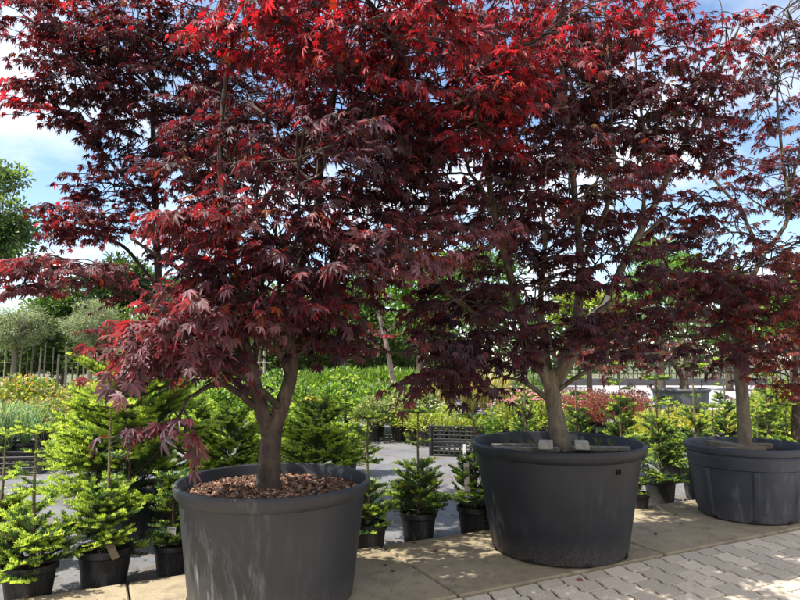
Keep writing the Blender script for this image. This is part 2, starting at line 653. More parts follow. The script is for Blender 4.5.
PURPLE = (.046, .029, .039)
WINE = (.072, .029, .037)
RED_SOFT = (.15, .036, .040)
RED = (.25, .032, .044)
ORANGE = (.20, .07, .025)
OLIVE = (.085, .055, .016)
TONES = {'dark': ([PURPLE, WINE, OLIVE, RED_SOFT], (6, 3, .3, .3)),
         'mid': ([PURPLE, WINE, RED_SOFT, ORANGE], (4, 4, 2, .25)),
         'rosy': ([PURPLE, WINE, RED_SOFT, RED, ORANGE], (2, 4, 3, .5, .5)),
         'red': ([WINE, RED, ORANGE, PURPLE], (3, 6, .4, 2)),
         'pink': ([(.150, .090, .100), (.105, .058, .068), RED_SOFT, ORANGE], (5, 4, .6, .3)),  # pale pinks put the sunlit sheen into the leaf colour
         'bronze': ([(.14, .052, .042), (.17, .055, .038), PURPLE, ORANGE], (4, 3, 2.5, .6))}


def grow_maple(root, origin, limbs, regions, bark, leafkind='A', sides=10, twig_tint=(.48, .38, .36), per=(14, 25), trunk_rough=.05, density=1.85):
    """limbs: [(points, r0, r1)], regions: [(centre, radii, sprays, tone, leaf size)] -> parts trunk and crown of root"""
    tm, cm = MB(), MB()
    samp, srad = [], []
    for pts, r0, r1 in limbs:
        r0, r1 = r0 * YS, r1 * YS
        P = smooth_path(pts, 26)
        rr = np.linspace(0, 1, len(P)); rr = r0 * (1 - rr) ** .8 + r1 * (1 - (1 - rr) ** .8)
        t_ = np.linspace(0, 1, len(P)); ln_ = np.linalg.norm(P[-1] - P[0])
        wig = sum(np.outer(np.sin(t_ * w_ * math.pi + RG.uniform(0, 6)), RG.normal(size=3)) / w_ for w_ in (3, 5, 8))
        P = P + wig * (.020 * min(ln_, 1.6)) * np.clip(t_ * 4 - .25, 0, 1)[:, None] * (1 if r0 < .06 else .35)
        tm.tube(P, rr, sides, (1, 1, 1) if r0 > .03 else (.75, .7, .68), trunk_rough)
        samp.append(P[4:]); srad.append(rr[4:])
    samp = np.concatenate(samp); srad = np.concatenate(srad)
    bases, dirs, nrms, sizes, tints = [], [], [], [], []
    axis = np.asarray(origin, dtype=float)
    for c, rad, nsp, tone, size in regions:
        nsp = max(1, int(round(nsp * density * 1.3)))
        c = np.asarray(c, dtype=float)
        # a branch from the nearest limb into the region
        d = np.linalg.norm(samp - c, axis=1) + .6 * np.maximum(samp[:, 2] - c[2], 0)
        k = int(np.argmin(d))
        p0 = samp[k]
        mid = p0 * .5 + c * .5 + np.array((0, 0, .08 * np.linalg.norm(c - p0)))
        br = smooth_path([p0, mid, c], 10)
        br = br + RG.normal(scale=.008, size=br.shape) * np.linspace(0, 1, len(br))[:, None]
        tm.tube(br, np.linspace(min(.013, srad[k] * .8), .005, len(br)), 6, twig_tint)
        subs = [br[2:]]
        for _ in range(max(2, nsp // 5)):
            q = RG.normal(size=3); q = q / np.linalg.norm(q)
            e = c + q * np.asarray(rad) * RG.uniform(.45, .8)
            a0 = br[int(RG.integers(3, len(br) - 1))]
            sb = smooth_path([a0, (a0 + e) / 2 + RG.normal(scale=.03, size=3) + (0, 0, .03), e], 7)
            tm.tube(sb, np.linspace(.0065, .0032, len(sb)), 4, twig_tint, cap=False)
            subs.append(sb[1:])
        loc = np.vstack(subs + [samp[np.linalg.norm(samp - c, axis=1) < max(rad) * 1.1]])
        tn, tw = TONES[tone]
        for _ in range(nsp):
            q = RG.normal(size=3); q = q / np.linalg.norm(q) * RG.uniform(.15, 1) ** .45
            sc = c + q * np.asarray(rad)
            dd = np.linalg.norm(loc - sc, axis=1)
            a0 = loc[int(np.argmin(dd + RG.uniform(0, .16, len(dd))))]
            out = sc - a0; ln = np.linalg.norm(out)
            if ln < .05: continue
            mid = (a0 + sc) / 2 + np.array((0, 0, .10 * ln))
            tp = smooth_path([a0, mid, sc], 6)
            tm.tube(tp, np.linspace(.0052, .0028, len(tp)), 4, twig_tint, cap=False)
            hd = out * (1, 1, .15) + .5 * norm((sc - axis) * (1, 1, 0)) * ln
            hd = norm(hd)
            nt = RG.integers(3, 5)
            tiltN = norm(np.array((0, 0, 1.0)) + RG.normal(scale=.20, size=3))
            tot = int(RG.integers(per[0], per[1]))
            for q_ in range(nt):
                an = RG.uniform(-1.15, 1.15)
                td = hd * math.cos(an) + np.cross(tiltN, hd) * math.sin(an)
                td = norm(td + np.array((0, 0, RG.uniform(-.42, .12))))
                L = RG.uniform(.10, .25) * (size / .062)
                e = sc + td * L + np.array((0, 0, -.02))
                tm.tube(np.array([sc, (sc + e) / 2 + (0, 0, .012), e]), (.0026, .002, .0013), 3, twig_tint, cap=False)
                nn = max(3, int(round(tot / nt)))
                for w in range(nn):
                    f = (w // 2 * 2 + 1) / (nn + .5)
                    base = sc + td * L * min(f, 1) + np.array((0, 0, .01))
                    sd = 1 if w % 2 else -1
                    side = np.cross(tiltN, td) * sd
                    a2 = R(RG.normal(52, 16)) if w < nn - 1 else R(RG.normal(0, 12))
                    ld = td * math.cos(a2) + side * math.sin(a2)
                    ld = ld + np.array((0, 0, RG.normal(-.34, .24)))
                    ld = norm(ld)
                    pet = RG.uniform(.012, .03)
                    bases.append(base + ld * pet)
                    dirs.append(ld)
                    nrms.append(tiltN + RG.normal(scale=.30, size=3))
                    sizes.append(size * .93 * RG.uniform(.5, 1.12) ** .8)
            k_ = len(bases) - len(tints)
            shade = math.exp(RG.normal(scale=.18))
            tints.extend(list(pick_tints(tn, tw, k_, .2) * shade))
    D, Nn, B = np.array(dirs), np.array(nrms), np.array(bases)
    sz, ti = np.array(sizes), np.array(tints)
    Mx = frames(D, Nn) * sz[:, None, None]
    pickv = RG.random(len(B))
    Mx = Mx * RG.uniform((.8, .68, .8), (1.05, 1.05, 1.8), size=(len(B), 3))[:, None, :]
    shapes = (LEAF_A, LEAF_B, LEAF_C) if leafkind == 'A' else (LEAF_FINE, LEAF_B, LEAF_FINE)
    for q_, (LV, LF) in enumerate(shapes):
        sel = (pickv >= (0, .4, .75)[q_]) & (pickv < (.4, .75, 1.01)[q_])
        cm.instances(LV, LF, Mx[sel], B[sel], ti[sel])
    t = tm.build('trunk', bark, root, origin, smooth=True)
    cobj = cm.build('crown', M_MAPLE, root, origin, smooth=True)
    return t, cobj


# ------------------------------------------------------------------ tubs and pots
def tub(root, r_rim, h, r_foot, mat, segs=96, collar=.075, panels=False, holes=8, yaw=0.0, handle=None):
    """open plastic container with a rolled lip; local coordinates, foot at z = 0"""
    wall_top = r_rim * .950
    mb = MB()
    rf = r_foot

    def rw(z):
        return rf + (wall_top - rf) * z / (h - collar * .5)
    lip = .022
    prof = [(rf - .03, .012), (rf - .012, .002), (rf, .012), (rw(.06), .06), (rw(h * .3), h * .3), (rw(h * .5), h * .5), (rw(h * .66), h * .66)]
    if panels:
        prof += [(rw(h * .70), h * .70), (rw(h * .715) + .012, h * .715), (rw(h - collar - .02) + .012, h - collar - .02)]
    prof += [(rw(h - collar), h - collar), (r_rim * .975, h - collar + .012), (r_rim - .006, h - .05), (r_rim, h - .032), (r_rim, h - .014), (r_rim - .007, h - .003), (r_rim - lip * .6, h), (r_rim - lip, h - .006), (r_rim - lip - .008, h - .03),
             (rw(h * .8) - .012, h * .78), (rw(h * .5) - .012, h * .5)]

    def mod(k, ang, z):
        out = np.zeros_like(ang)
        if panels and .03 < z < h * .69 and k < 8:
            ph = (ang - yaw) / (2 * math.pi) * 7
            fr = ph - np.floor(ph)
            rib = ((fr < .12) | (fr > .97)).astype(float)
            out += .018 * rib
        out += .003 * np.sin(3 * ang + yaw) + .0015 * np.sin(7 * ang + 1)
        return out
    mb.lathe(prof, segs if not panels else 168, mod=mod)
    p = mb.build('pot', mat, root, smooth=True)
    try:
        p.data.set_sharp_from_angle(angle=R(30))
    except Exception:
        pass
    # drainage notches round the foot
    for k in range(holes):
        a = yaw + k * 2 * math.pi / holes
        nb = MB()
        nb.box(((rf + .001) * math.cos(a), (rf + .001) * math.sin(a), .019), (.014, .038, .024), rz(a), .003, (.008, .008, .009))
        nb.build('drain_hole', M_METAL, p)
    if handle is not None:
        for a in handle:
            z = h - collar - .045
            nb = MB()
            nb.box(((rw(z) + .001) * math.cos(a), (rw(z) + .001) * math.sin(a), z), (.005, .034, .030), rz(a), 0, (.003, .003, .003))
            nb.build('handle_hole', M_SOIL, p)
    return p, rw


def soil_disc(root, r, z, tint, name='soil', amp=.012, mat=None):
    mb = MB()
    rings, segs = 14, 48
    V = [(0, 0, z + .01)]
    for i in range(1, rings + 1):
        for j in range(segs):
            a = 2 * math.pi * j / segs
            rr = r * i / rings
            V.append((rr * math.cos(a), rr * math.sin(a), z + RG.normal(scale=amp) * (1 if i < rings else 0) + .015 * (1 - (i / rings) ** 2)))
    F = [[0, 1 + j, 1 + (j + 1) % segs] for j in range(segs)]
    for i in range(rings - 1):
        for j in range(segs):
            a, b = 1 + i * segs + j, 1 + i * segs + (j + 1) % segs
            F.append([a, a + segs, b + segs, b])
    mb.add(V, F, tint)
    return mb.build(name, mat or M_SOIL, root, smooth=True)


def chips(root, r, z, n, name, size=(.012, .035), tints=None):
    mb = MB()
    rr = r * np.sqrt(RG.random(n)); a = RG.random(n) * 2 * math.pi
    T = np.column_stack([rr * np.cos(a), rr * np.sin(a), z + RG.uniform(.0, .022, n) + .015 * (1 - (rr / r) ** 2)])
    L = RG.uniform(*size, n)
    D = norm(RG.normal(size=(n, 3)) * (1, 1, .45)); Nn = norm(RG.normal(size=(n, 3)) * .5 + (0, 0, 1))
    M = frames(D, Nn) * np.stack([L, L * RG.uniform(.3, .7, n), L * RG.uniform(.12, .35, n)], axis=1)[:, None, :]
    BV = np.array([(-.5, -.4, -.5), (.45, -.5, -.5), (.55, .4, -.5), (-.5, .5, -.5), (-.35, -.3, .5), (.35, -.38, .5), (.4, .3, .5), (-.4, .35, .5)])
    BF = np.array([[0, 3, 2, 1], [4, 5, 6, 7], [0, 1, 5, 4], [1, 2, 6, 5], [2, 3, 7, 6], [3, 0, 4, 7]])
    tints = tints or [(.16, .085, .05), (.10, .05, .03), (.24, .15, .10), (.05, .03, .02), (.30, .22, .16)]
    mb.instances(BV, BF, M, T, pick_tints(tints, [3, 3, 2, 2, 1][:len(tints)], n, .25))
    o = mb.build(name, M_CHIP, root)
    o['kind'] = 'stuff'
    return o


def grass_tufts(root, pts, name='weed', h=.09):
    for (x, y, z) in pts:
        mb = MB()
        for _ in range(16):
            a = random.uniform(0, 6.28); l_ = h * random.uniform(.5, 1.2)
            p = np.array((x, y, z)); e = p + np.array((math.cos(a) * l_ * .5, math.sin(a) * l_ * .5, l_))
            s_ = np.array((-math.sin(a), math.cos(a), 0)) * .003
            m_ = (p + e) / 2 + np.array((0, 0, l_ * .15))
            mb.add([p - s_, p + s_, m_ + s_ * .8, m_ - s_ * .8, e], [[0, 1, 2, 3], [3, 2, 4]], (.07 * random.uniform(.7, 1.5), .10, .025))
        mb.build(name, M_GREEN, root)


YS = 1.0


def px(l):
    return [at(u, v, Y * YS) for u, v, Y in l]


def reg(u, v, Y, ru, rv, rY, n, tone, size=.062):
    Y = Y * YS
    k = Y / FPX
    return (at(u, v, Y), (ru * k, rY * YS, rv * k), n, tone, size * YS)


# ---- front left tub: the big spreading maple
O1 = np.array((-.652, 3.29, .014))
t1 = tag(empty('potted_maple', O1), 'wide purple maple in the scuffed grey tub full of bark mulch', 'potted tree', 'large potted maples')
tub(t1, .496, .585, .405, M_TUB_SCUFFED, yaw=.3)
soil_disc(t1, .452, .50, (.035, .025, .02))
chips(t1, .445, .505, 4200, 'mulch', (.007, .034))
limbs1 = [
    (px([(250, 372, 3.24), (258, 340, 3.3), (262, 290, 3.4), (256, 200, 3.5), (268, 110, 3.6)]), .022, .006),
    (px([(288, 372, 3.3), (276, 340, 3.2), (278, 290, 3.1), (300, 230, 3.0)]), .020, .006),
    (px([(262, 400, 3.27), (238, 385, 3.35), (215, 360, 3.5), (190, 330, 3.6)]), .018, .006),
    (px([(268, 500, 3.29), (268, 470, 3.29), (271, 440, 3.29), (275, 415, 3.29)]), .064, .044),
    (px([(274, 432, 3.29), (283, 395, 3.29), (290, 355, 3.32), (296, 300, 3.36), (312, 215, 3.42), (318, 160, 3.46)]), .042, .020),
    (px([(271, 440, 3.29), (262, 410, 3.27), (253, 375, 3.24), (243, 345, 3.2), (236, 290, 3.2), (228, 230, 3.25), (222, 140, 3.3), (230, 40, 3.3)]), .040, .009),
    (px([(318, 160, 3.46), (303, 110, 3.45), (285, 40, 3.4), (270, -60, 3.35)]), .022, .007),
    (px([(318, 160, 3.46), (331, 110, 3.5), (345, 40, 3.5), (360, -60, 3.5)]), .022, .007),
    (px([(318, 165, 3.46), (350, 120, 3.35), (400, 70, 3.2), (440, 30, 3.1)]), .015, .006),
    (px([(262, 410, 3.27), (243, 398, 3.2), (224, 384, 3.08), (206, 388, 3.0), (190, 396, 2.95)]), .021, .007),
    (px([(280, 408, 3.28), (255, 385, 3.1), (225, 370, 2.95), (178, 352, 2.85), (140, 350, 2.78)]), .020, .006),
    (px([(250, 370, 3.22), (225, 330, 3.1), (180, 270, 2.95), (130, 240, 2.85)]), .018, .006),
    (px([(290, 345, 3.32), (320, 343, 3.35), (365, 349, 3.4), (415, 354, 3.42), (450, 366, 3.42)]), .011, .005),
    (px([(190, 396, 2.95), (184, 406, 2.9), (179, 420, 2.86)]), .007, .004),
    (px([(296, 300, 3.36), (330, 270, 3.2), (370, 245, 3.05)]), .014, .006),
]
regs1 = [
    reg(172, 335, 2.85, 36, 24, .26, 9, 'pink', .083), reg(140, 352, 2.78, 12, 12, .12, 3, 'pink', .083),
    reg(210, 315, 2.95, 45, 32, .3, 10, 'pink', .078), reg(215, 225, 2.95, 44, 20, .28, 9, 'pink', .07),
    reg(260, 235, 3.0, 70, 30, .32, 13, 'rosy', .07), reg(250, 300, 3.05, 80, 40, .4, 16, 'mid', .07),
    reg(320, 270, 3.1, 62, 55, .42, 20, 'mid', .068), reg(178, 420, 2.84, 16, 8, .08, 4, 'dark', .08), reg(186, 430, 2.80, 8, 4, .04, 1, 'pink', .08),
    reg(205, 365, 3.0, 38, 12, .2, 5, 'dark', .066), reg(325, 335, 3.3, 30, 18, .25, 5, 'dark', .064),
    reg(230, 160, 3.45, 80, 60, .45, 20, 'dark', .06), reg(345, 60, 3.2, 95, 60, .5, 26, 'red', .062),
    reg(265, 20, 3.15, 75, 40, .4, 18, 'red', .064), reg(375, 150, 3.3, 70, 55, .42, 20, 'mid', .062),
    reg(360, 20, 3.05, 100, 30, .4, 16, 'red', .064), reg(300, -70, 3.3, 190, 60, .6, 12, 'red', .064),
    reg(440, 368, 3.42, 26, 24, .14, 9, 'dark', .074), reg(432, 338, 3.45, 22, 16, .12, 3, 'dark', .07),
    reg(395, 255, 3.05, 50, 22, .25, 8, 'pink', .066), reg(345, 215, 3.3, 60, 40, .35, 12, 'dark', .062),
    reg(290, 312, 3.35, 40, 22, .3, 6, 'dark', .064),
    reg(300, 150, 2.7, 90, 40, .3, 7, 'dark', .064), reg(400, 40, 2.7, 80, 40, .3, 7, 'red', .064), reg(330, -40, 2.4, 160, 50, .35, 6, 'red', .066),
    reg(260, 130, 3.95, 80, 70, .4, 16, 'dark', .06), reg(330, 110, 4.0, 70, 60, .4, 16, 'dark', .06), reg(200, 300, 3.6, 50, 26, .3, 7, 'dark', .062),
    reg(420, 90, 3.5, 70, 60, .4, 14, 'mid', .062),
]
grow_maple(t1, O1, limbs1, regs1, M_BARK, 'A')

# ---- middle tub: tall maple with several stems
O2 = np.array((1.02, 4.12, .014))
t2 = tag(empty('potted_maple', O2), 'tall red purple maple in the smooth black tub with timber blocks at its trunk', 'potted tree', 'large potted maples')
tub(t2, .555, .668, .423, M_TUB_BLACK, yaw=.15, handle=[R(-62), R(118)])
soil_disc(t2, .50, .585, (.03, .028, .02))
chips(t2, .495, .59, 500, 'soil_crumbs', (.006, .016), [(.05, .035, .02), (.03, .02, .015), (.09, .07, .05)])
Z2 = .612
for (cx, cy, sx, sy, ang, g, dz) in ((-.235, -.07, .46, .075, R(-4), 1.0, .012), (-.20, .10, .42, .06, R(-3), .8, .010), (.26, -.03, .40, .07, R(-3), .9, .010), (-.115, -.19, .085, .22, R(-14), 2.1, .056), (.105, -.20, .085, .22, R(-14), 2.0, .056)):
    wb = MB()
    wb.box((cx, cy, Z2 + dz), (sx, sy * (.8 if sx > .2 else 1), .026 if sx > .2 else .034), rz(ang), .004, (.15 * g, .14 * g, .115 * g))
    wb.build('batten', M_WOOD, t2)
grass_tufts(t2, [(-.16, -.02, .60), (.30, .10, .60), (.36, .02, .60)])
limbs2 = [
    (px([(549, 388, 4.1), (547, 355, 4.2), (540, 310, 4.3), (545, 240, 4.35), (530, 150, 4.4)]), .032, .007),
    (px([(704, 108, 4.4), (716, 70, 4.38), (722, 30, 4.36), (718, -5, 4.36)]), .007, .003),
    (px([(632, 245, 4.28), (668, 215, 4.3), (705, 190, 4.3)]), .012, .004),
    (px([(566, 458, 4.12), (560, 440, 4.12), (556, 415, 4.11), (551, 385, 4.1), (550, 370, 4.1)]), .066, .042),
    (px([(552, 392, 4.1), (540, 365, 4.05), (528, 338, 4.0), (512, 290, 3.92), (497, 215, 3.82), (478, 110, 3.72), (455, 10, 3.65)]), .040, .007),
    (px([(552, 385, 4.1), (566, 352, 4.12), (577, 318, 4.14), (583, 262, 4.17), (572, 180, 4.2), (560, 60, 4.2), (555, -60, 4.2)]), .042, .007),
    (px([(555, 385, 4.1), (580, 345, 4.14), (604, 302, 4.2), (632, 245, 4.28), (664, 185, 4.34), (704, 108, 4.4), (726, 60, 4.4), (745, 8, 4.4)]), .037, .004),
    (px([(550, 380, 4.1), (575, 350, 4.0), (596, 315, 3.95), (612, 302, 3.93)]), .022, .016),
    (px([(546, 398, 4.1), (531, 386, 4.04), (520, 380, 4.0)]), .018, .013),
    (px([(528, 340, 4.0), (490, 322, 3.8), (455, 300, 3.6), (430, 270, 3.5)]), .018, .006),
    (px([(556, 392, 4.1), (585, 372, 4.0), (625, 356, 3.95), (670, 352, 3.9)]), .016, .005),
    (px([(497, 215, 3.82), (470, 170, 3.65), (450, 120, 3.5)]), .014, .005),
    (px([(640, 232, 4.28), (645, 180, 4.2), (640, 100, 4.2), (630, 20, 4.2)]), .015, .005),
    (px([(704, 108, 4.4), (735, 85, 4.35), (752, 60, 4.3)]), .008, .003),
    (px([(583, 262, 4.17), (610, 190, 4.1), (612, 90, 4.1), (600, -20, 4.1)]), .018, .006),
]
regs2 = [
    reg(470, 120, 3.3, 54, 36, .30, 26, 'red', .066), reg(500, 80, 3.35, 40, 26, .25, 14, 'red', .062), reg(480, 25, 3.7, 75, 32, .45, 20, 'red', .06),
    reg(445, 235, 3.5, 55, 28, .35, 16, 'pink', .062), reg(420, 180, 3.6, 55, 40, .4, 16, 'dark', .06),
    reg(540, 100, 4.1, 75, 70, .55, 30, 'dark', .06), reg(560, 20, 4.2, 75, 40, .5, 16, 'rosy', .06),
    reg(610, 60, 4.2, 55, 50, .45, 16, 'rosy', .06), reg(640, 120, 4.25, 75, 52, .5, 28, 'dark', .06),
    reg(690, 60, 4.4, 36, 36, .35, 7, 'red', .058), reg(690, 140, 4.4, 40, 36, .35, 10, 'mid', .058),
    reg(560, 200, 4.1, 95, 50, .6, 32, 'dark', .06), reg(500, 210, 3.8, 55, 45, .45, 16, 'dark', .06),
    reg(515, 285, 3.85, 70, 38, .5, 22, 'dark', .06), reg(600, 268, 4.0, 60, 30, .42, 14, 'dark', .06),
    reg(500, 345, 3.75, 40, 22, .3, 9, 'dark', .062), reg(560, 325, 3.8, 40, 16, .25, 6, 'dark', .06), reg(605, 340, 3.9, 50, 18, .3, 7, 'dark', .058),
    reg(670, 205, 4.3, 55, 24, .4, 8, 'mid', .058), reg(640, 20, 4.2, 40, 25, .4, 8, 'red', .06), reg(560, -70, 4.1, 190, 55, .7, 12, 'red', .06),
    reg(460, 300, 3.6, 40, 26, .3, 9, 'dark', .062), reg(728, 30, 4.4, 26, 24, .25, 6, 'red', .055), reg(712, 95, 4.4, 30, 26, .3, 7, 'mid', .056),
    reg(480, 385, 3.7, 24, 12, .15, 3, 'dark', .06),
    reg(600, 130, 4.3, 90, 60, .5, 20, 'dark', .06), reg(560, 50, 4.4, 70, 50, .5, 12, 'mid', .06), reg(520, 160, 4.3, 60, 60, .5, 14, 'dark', .06),
    reg(560, 30, 3.3, 90, 50, .4, 9, 'red', .062), reg(600, 170, 3.5, 70, 40, .3, 8, 'mid', .062),
]
grow_maple(t2, O2, limbs2, regs2, M_BARK_GREY, 'A', 12, density=1.85)
# white tie and tag on the right hand stem
tb = MB()
P = np.array(px([(608, 296, 4.12), (605, 304, 4.1), (596, 312, 4.08), (586, 318, 4.07)]))
for k in range(len(P) - 1):
    d = P[k + 1] - P[k]; L = np.linalg.norm(d)
    M = frames(d[None], np.array([[0, -1.0, .3]]))[0]
    tb.box((P[k] + P[k + 1]) / 2, (L * 1.05, .032, .004), M, 0, (.62, .60, .56))
tb.build('plant_label', M_TAG, t2, O2)

# ---- right tub with raised panels
YS = 4.96 / 4.77
O3 = np.array((2.70, 4.96, .014))
t3 = tag(empty('potted_maple', O3), 'fine leaved bronze maple in the slate grey tub with ribbed panels', 'potted tree', 'large potted maples')
tub(t3, .435, .545, .341, M_TUB_BLUE, yaw=R(-112), panels=True, collar=.06)
soil_disc(t3, .385, .475, (.03, .026, .02))
for (cx, cy, sx, sy, ang, dz) in ((-.09, -.13, .36, .06, R(6), .02), (-.12, .05, .12, .30, R(20), .03), (.12, .10, .30, .06, R(2), .015)):
    wb = MB(); wb.box((cx, cy, .49 + dz), (sx, sy, .045), rz(ang), .004, (.15, .125, .083)); wb.build('batten', M_WOOD, t3)
limbs3 = [
    (px([(746, 455, 4.77), (744, 425, 4.77), (741, 390, 4.77), (739, 355, 4.77), (737, 335, 4.78)]), .048, .038),
    (px([(738, 345, 4.78), (728, 312, 4.72), (705, 285, 4.65), (670, 272, 4.6), (640, 280, 4.55)]), .034, .008),
    (px([(738, 342, 4.78), (752, 310, 4.75), (775, 285, 4.7), (815, 275, 4.7)]), .032, .008),
    (px([(738, 340, 4.78), (745, 300, 4.85), (765, 255, 4.95), (786, 215, 5.05), (783, 150, 5.1), (778, 80, 5.1), (790, 0, 5.1)]), .024, .004),
    (px([(765, 255, 4.95), (740, 215, 5.0), (705, 165, 5.0), (690, 140, 5.0)]), .016, .005),
    (px([(783, 215, 5.05), (760, 205, 5.0), (735, 185, 4.95)]), .010, .004),
    (px([(738, 330, 4.78), (700, 335, 4.6), (655, 335, 4.5)]), .014, .005),
    (px([(785, 210, 5.05), (800, 150, 5.1), (812, 80, 5.1)]), .012, .005),
]
regs3 = [
    reg(745, 272, 4.6, 70, 26, .45, 26, 'bronze', .05), reg(690, 300, 4.55, 55, 32, .42, 22, 'mid', .056), reg(705, 282, 4.35, 70, 20, .25, 9, 'pink', .052), reg(760, 300, 4.4, 50, 26, .25, 8, 'pink', .05),
    reg(640, 325, 4.45, 45, 26, .36, 14, 'mid', .055), reg(765, 325, 4.6, 55, 40, .45, 24, 'bronze', .05),
    reg(700, 352, 4.5, 64, 16, .4, 9, 'dark', .052), reg(780, 372, 4.6, 34, 24, .3, 6, 'bronze', .05),
    reg(772, 85, 5.05, 30, 70, .4, 18, 'mid', .058), reg(790, 180, 5.05, 34, 34, .35, 13, 'mid', .058),
    reg(715, 235, 4.9, 48, 24, .35, 10, 'dark', .056), reg(790, 245, 4.8, 34, 16, .3, 7, 'mid', .055),
    reg(795, 25, 5.1, 34, 40, .4, 14, 'mid', .058), reg(840, 200, 5, 40, 120, .5, 16, 'bronze', .055), reg(850, 320, 4.7, 40, 50, .4, 12, 'bronze', .05),
    reg(745, 165, 5.0, 18, 14, .2, 3, 'mid', .056), reg(660, 250, 4.7, 30, 18, .3, 5, 'dark', .055),
]
grow_maple(t3, O3, limbs3, regs3, M_BARK_GREY, 'mixed', 12, density=2.1)
tb = MB()
M = frames(np.array([[.28, 0, 1.0]]), np.array([[0, -1.0, 0]]))[0]
tb.box(at(755, 326, 4.73), (.14, .022, .003), M, 0, (.55, .55, .52))
tb.build('plant_label', M_TAG, t3, O3)

YS = 1.0
# ---- tree standing behind at the left, its tub hidden by the firs
O0 = np.array((at(162, 400, 5.1)[0], 5.1, BED_Z))
t0 = tag(empty('potted_maple', O0), 'dark straight stemmed maple rising behind the firs at left', 'potted tree', 'large potted maples')
tub(t0, .25, .30, .20, M_NPOT, 64, yaw=.4, holes=6)
soil_disc(t0, .22, .24, (.03, .026, .02))
limbs0 = [
    (px([(162, 475, 5.1), (162, 420, 5.1), (162, 360, 5.1), (161, 300, 5.1), (156, 215, 5.1), (152, 140, 5.1), (150, 60, 5.1), (146, -70, 5.1)]), .042, .010),
    (px([(160, 290, 5.1), (120, 245, 4.8), (70, 225, 4.6), (40, 205, 4.5)]), .016, .005),
    (px([(161, 320, 5.1), (130, 300, 4.7), (80, 275, 4.4), (30, 265, 4.2)]), .016, .005),
    (px([(156, 215, 5.1), (110, 160, 5.0), (60, 110, 4.9), (30, 60, 4.8)]), .017, .006),
    (px([(155, 190, 5.1), (190, 140, 5.1), (230, 90, 5.1), (255, 40, 5.1)]), .018, .006),
    (px([(158, 250, 5.1), (190, 225, 5.1), (225, 205, 5.1)]), .013, .005),
    (px([(146, 372, 5.0), (150, 345, 5.0), (130, 300, 4.9)]), .008, .004),
]
regs0 = [
    reg(95, 90, 4.85, 62, 48, .5, 22, 'dark', .062), reg(160, 110, 5.0, 85, 75, .6, 32, 'dark', .06), reg(60, 28, 4.7, 55, 34, .5, 18, 'rosy', .062),
    reg(140, 20, 4.8, 90, 36, .5, 22, 'rosy', .062), reg(55, 268, 4.2, 58, 12, .35, 12, 'pink', .062), reg(92, 222, 4.6, 48, 22, .35, 16, 'rosy', .056),
    reg(110, 185, 4.75, 35, 20, .35, 9, 'rosy', .056), reg(40, 100, 4.7, 22, 30, .3, 5, 'red', .06), reg(210, 60, 5.0, 75, 50, .55, 20, 'dark', .06),
    reg(245, 130, 5.0, 65, 55, .5, 16, 'dark', .06), reg(115, 285, 4.6, 32, 16, .25, 4, 'rosy', .056), reg(195, 235, 5.0, 45, 40, .4, 12, 'dark', .06),
    reg(120, -60, 4.9, 170, 55, .6, 18, 'red', .062), reg(25, 285, 4.2, 26, 8, .2, 4, 'pink', .062), reg(130, 330, 5.0, 24, 14, .2, 3, 'mid', .056), reg(200, 180, 5.0, 60, 40, .5, 14, 'dark', .06),
    reg(110, 60, 4.6, 80, 50, .5, 16, 'dark', .06), reg(170, 40, 4.5, 80, 50, .5, 14, 'mid', .06), reg(130, 150, 4.8, 50, 34, .4, 9, 'dark', .06), reg(200, 120, 4.6, 60, 60, .5, 12, 'dark', .06),
]
grow_maple(t0, O0, limbs0, regs0, M_BARK, 'A', density=2.2)

# ---- small reddish maple further back between the two front trees
YS = 13.2 / 9.6
O4 = np.array((at(398, 430, 13.2)[0], 13.2, BED_Z))
t4 = tag(empty('potted_maple', O4), 'thin pale stemmed maple leaning left between the two front tubs, far behind', 'potted tree', 'large potted maples')
tub(t4, .26, .32, .2, M_NPOT, 48, holes=5)
soil_disc(t4, .23, .27, (.03, .026, .02))
limbs4 = [
    (px([(398, 425, 9.60), (393, 380, 9.60), (384, 335, 9.55), (374, 292, 9.50), (366, 240, 9.50), (372, 170, 9.50)]), .042, .010),
    (px([(384, 335, 9.55), (420, 300, 9.50), (450, 260, 9.40)]), .018, .006),
    (px([(374, 292, 9.50), (340, 250, 9.40), (310, 220, 9.30)]), .018, .006),
    (px([(388, 350, 9.55), (360, 338, 9.40), (335, 330, 9.30)]), .010, .004),
]
regs4 = [
    reg(365, 340, 9.1, 34, 14, .4, 8, 'red', .06), reg(440, 330, 9.4, 36, 22, .5, 9, 'bronze', .06), reg(405, 220, 9.2, 55, 45, .7, 26, 'dark', .062),
    reg(330, 240, 9.2, 50, 40, .6, 20, 'dark', .062), reg(450, 290, 9.2, 40, 26, .5, 9, 'dark', .06), reg(390, 300, 9.1, 30, 14, .3, 4, 'pink', .06), reg(370, 160, 9.3, 60, 40, .7, 18, 'dark', .062),
]
grow_maple(t4, O4, limbs4, regs4, bark_mat('maple_bark_pale', (.14, .10, .08), (.26, .20, .17), (.36, .30, .27)), 'A', 8, density=1.3)

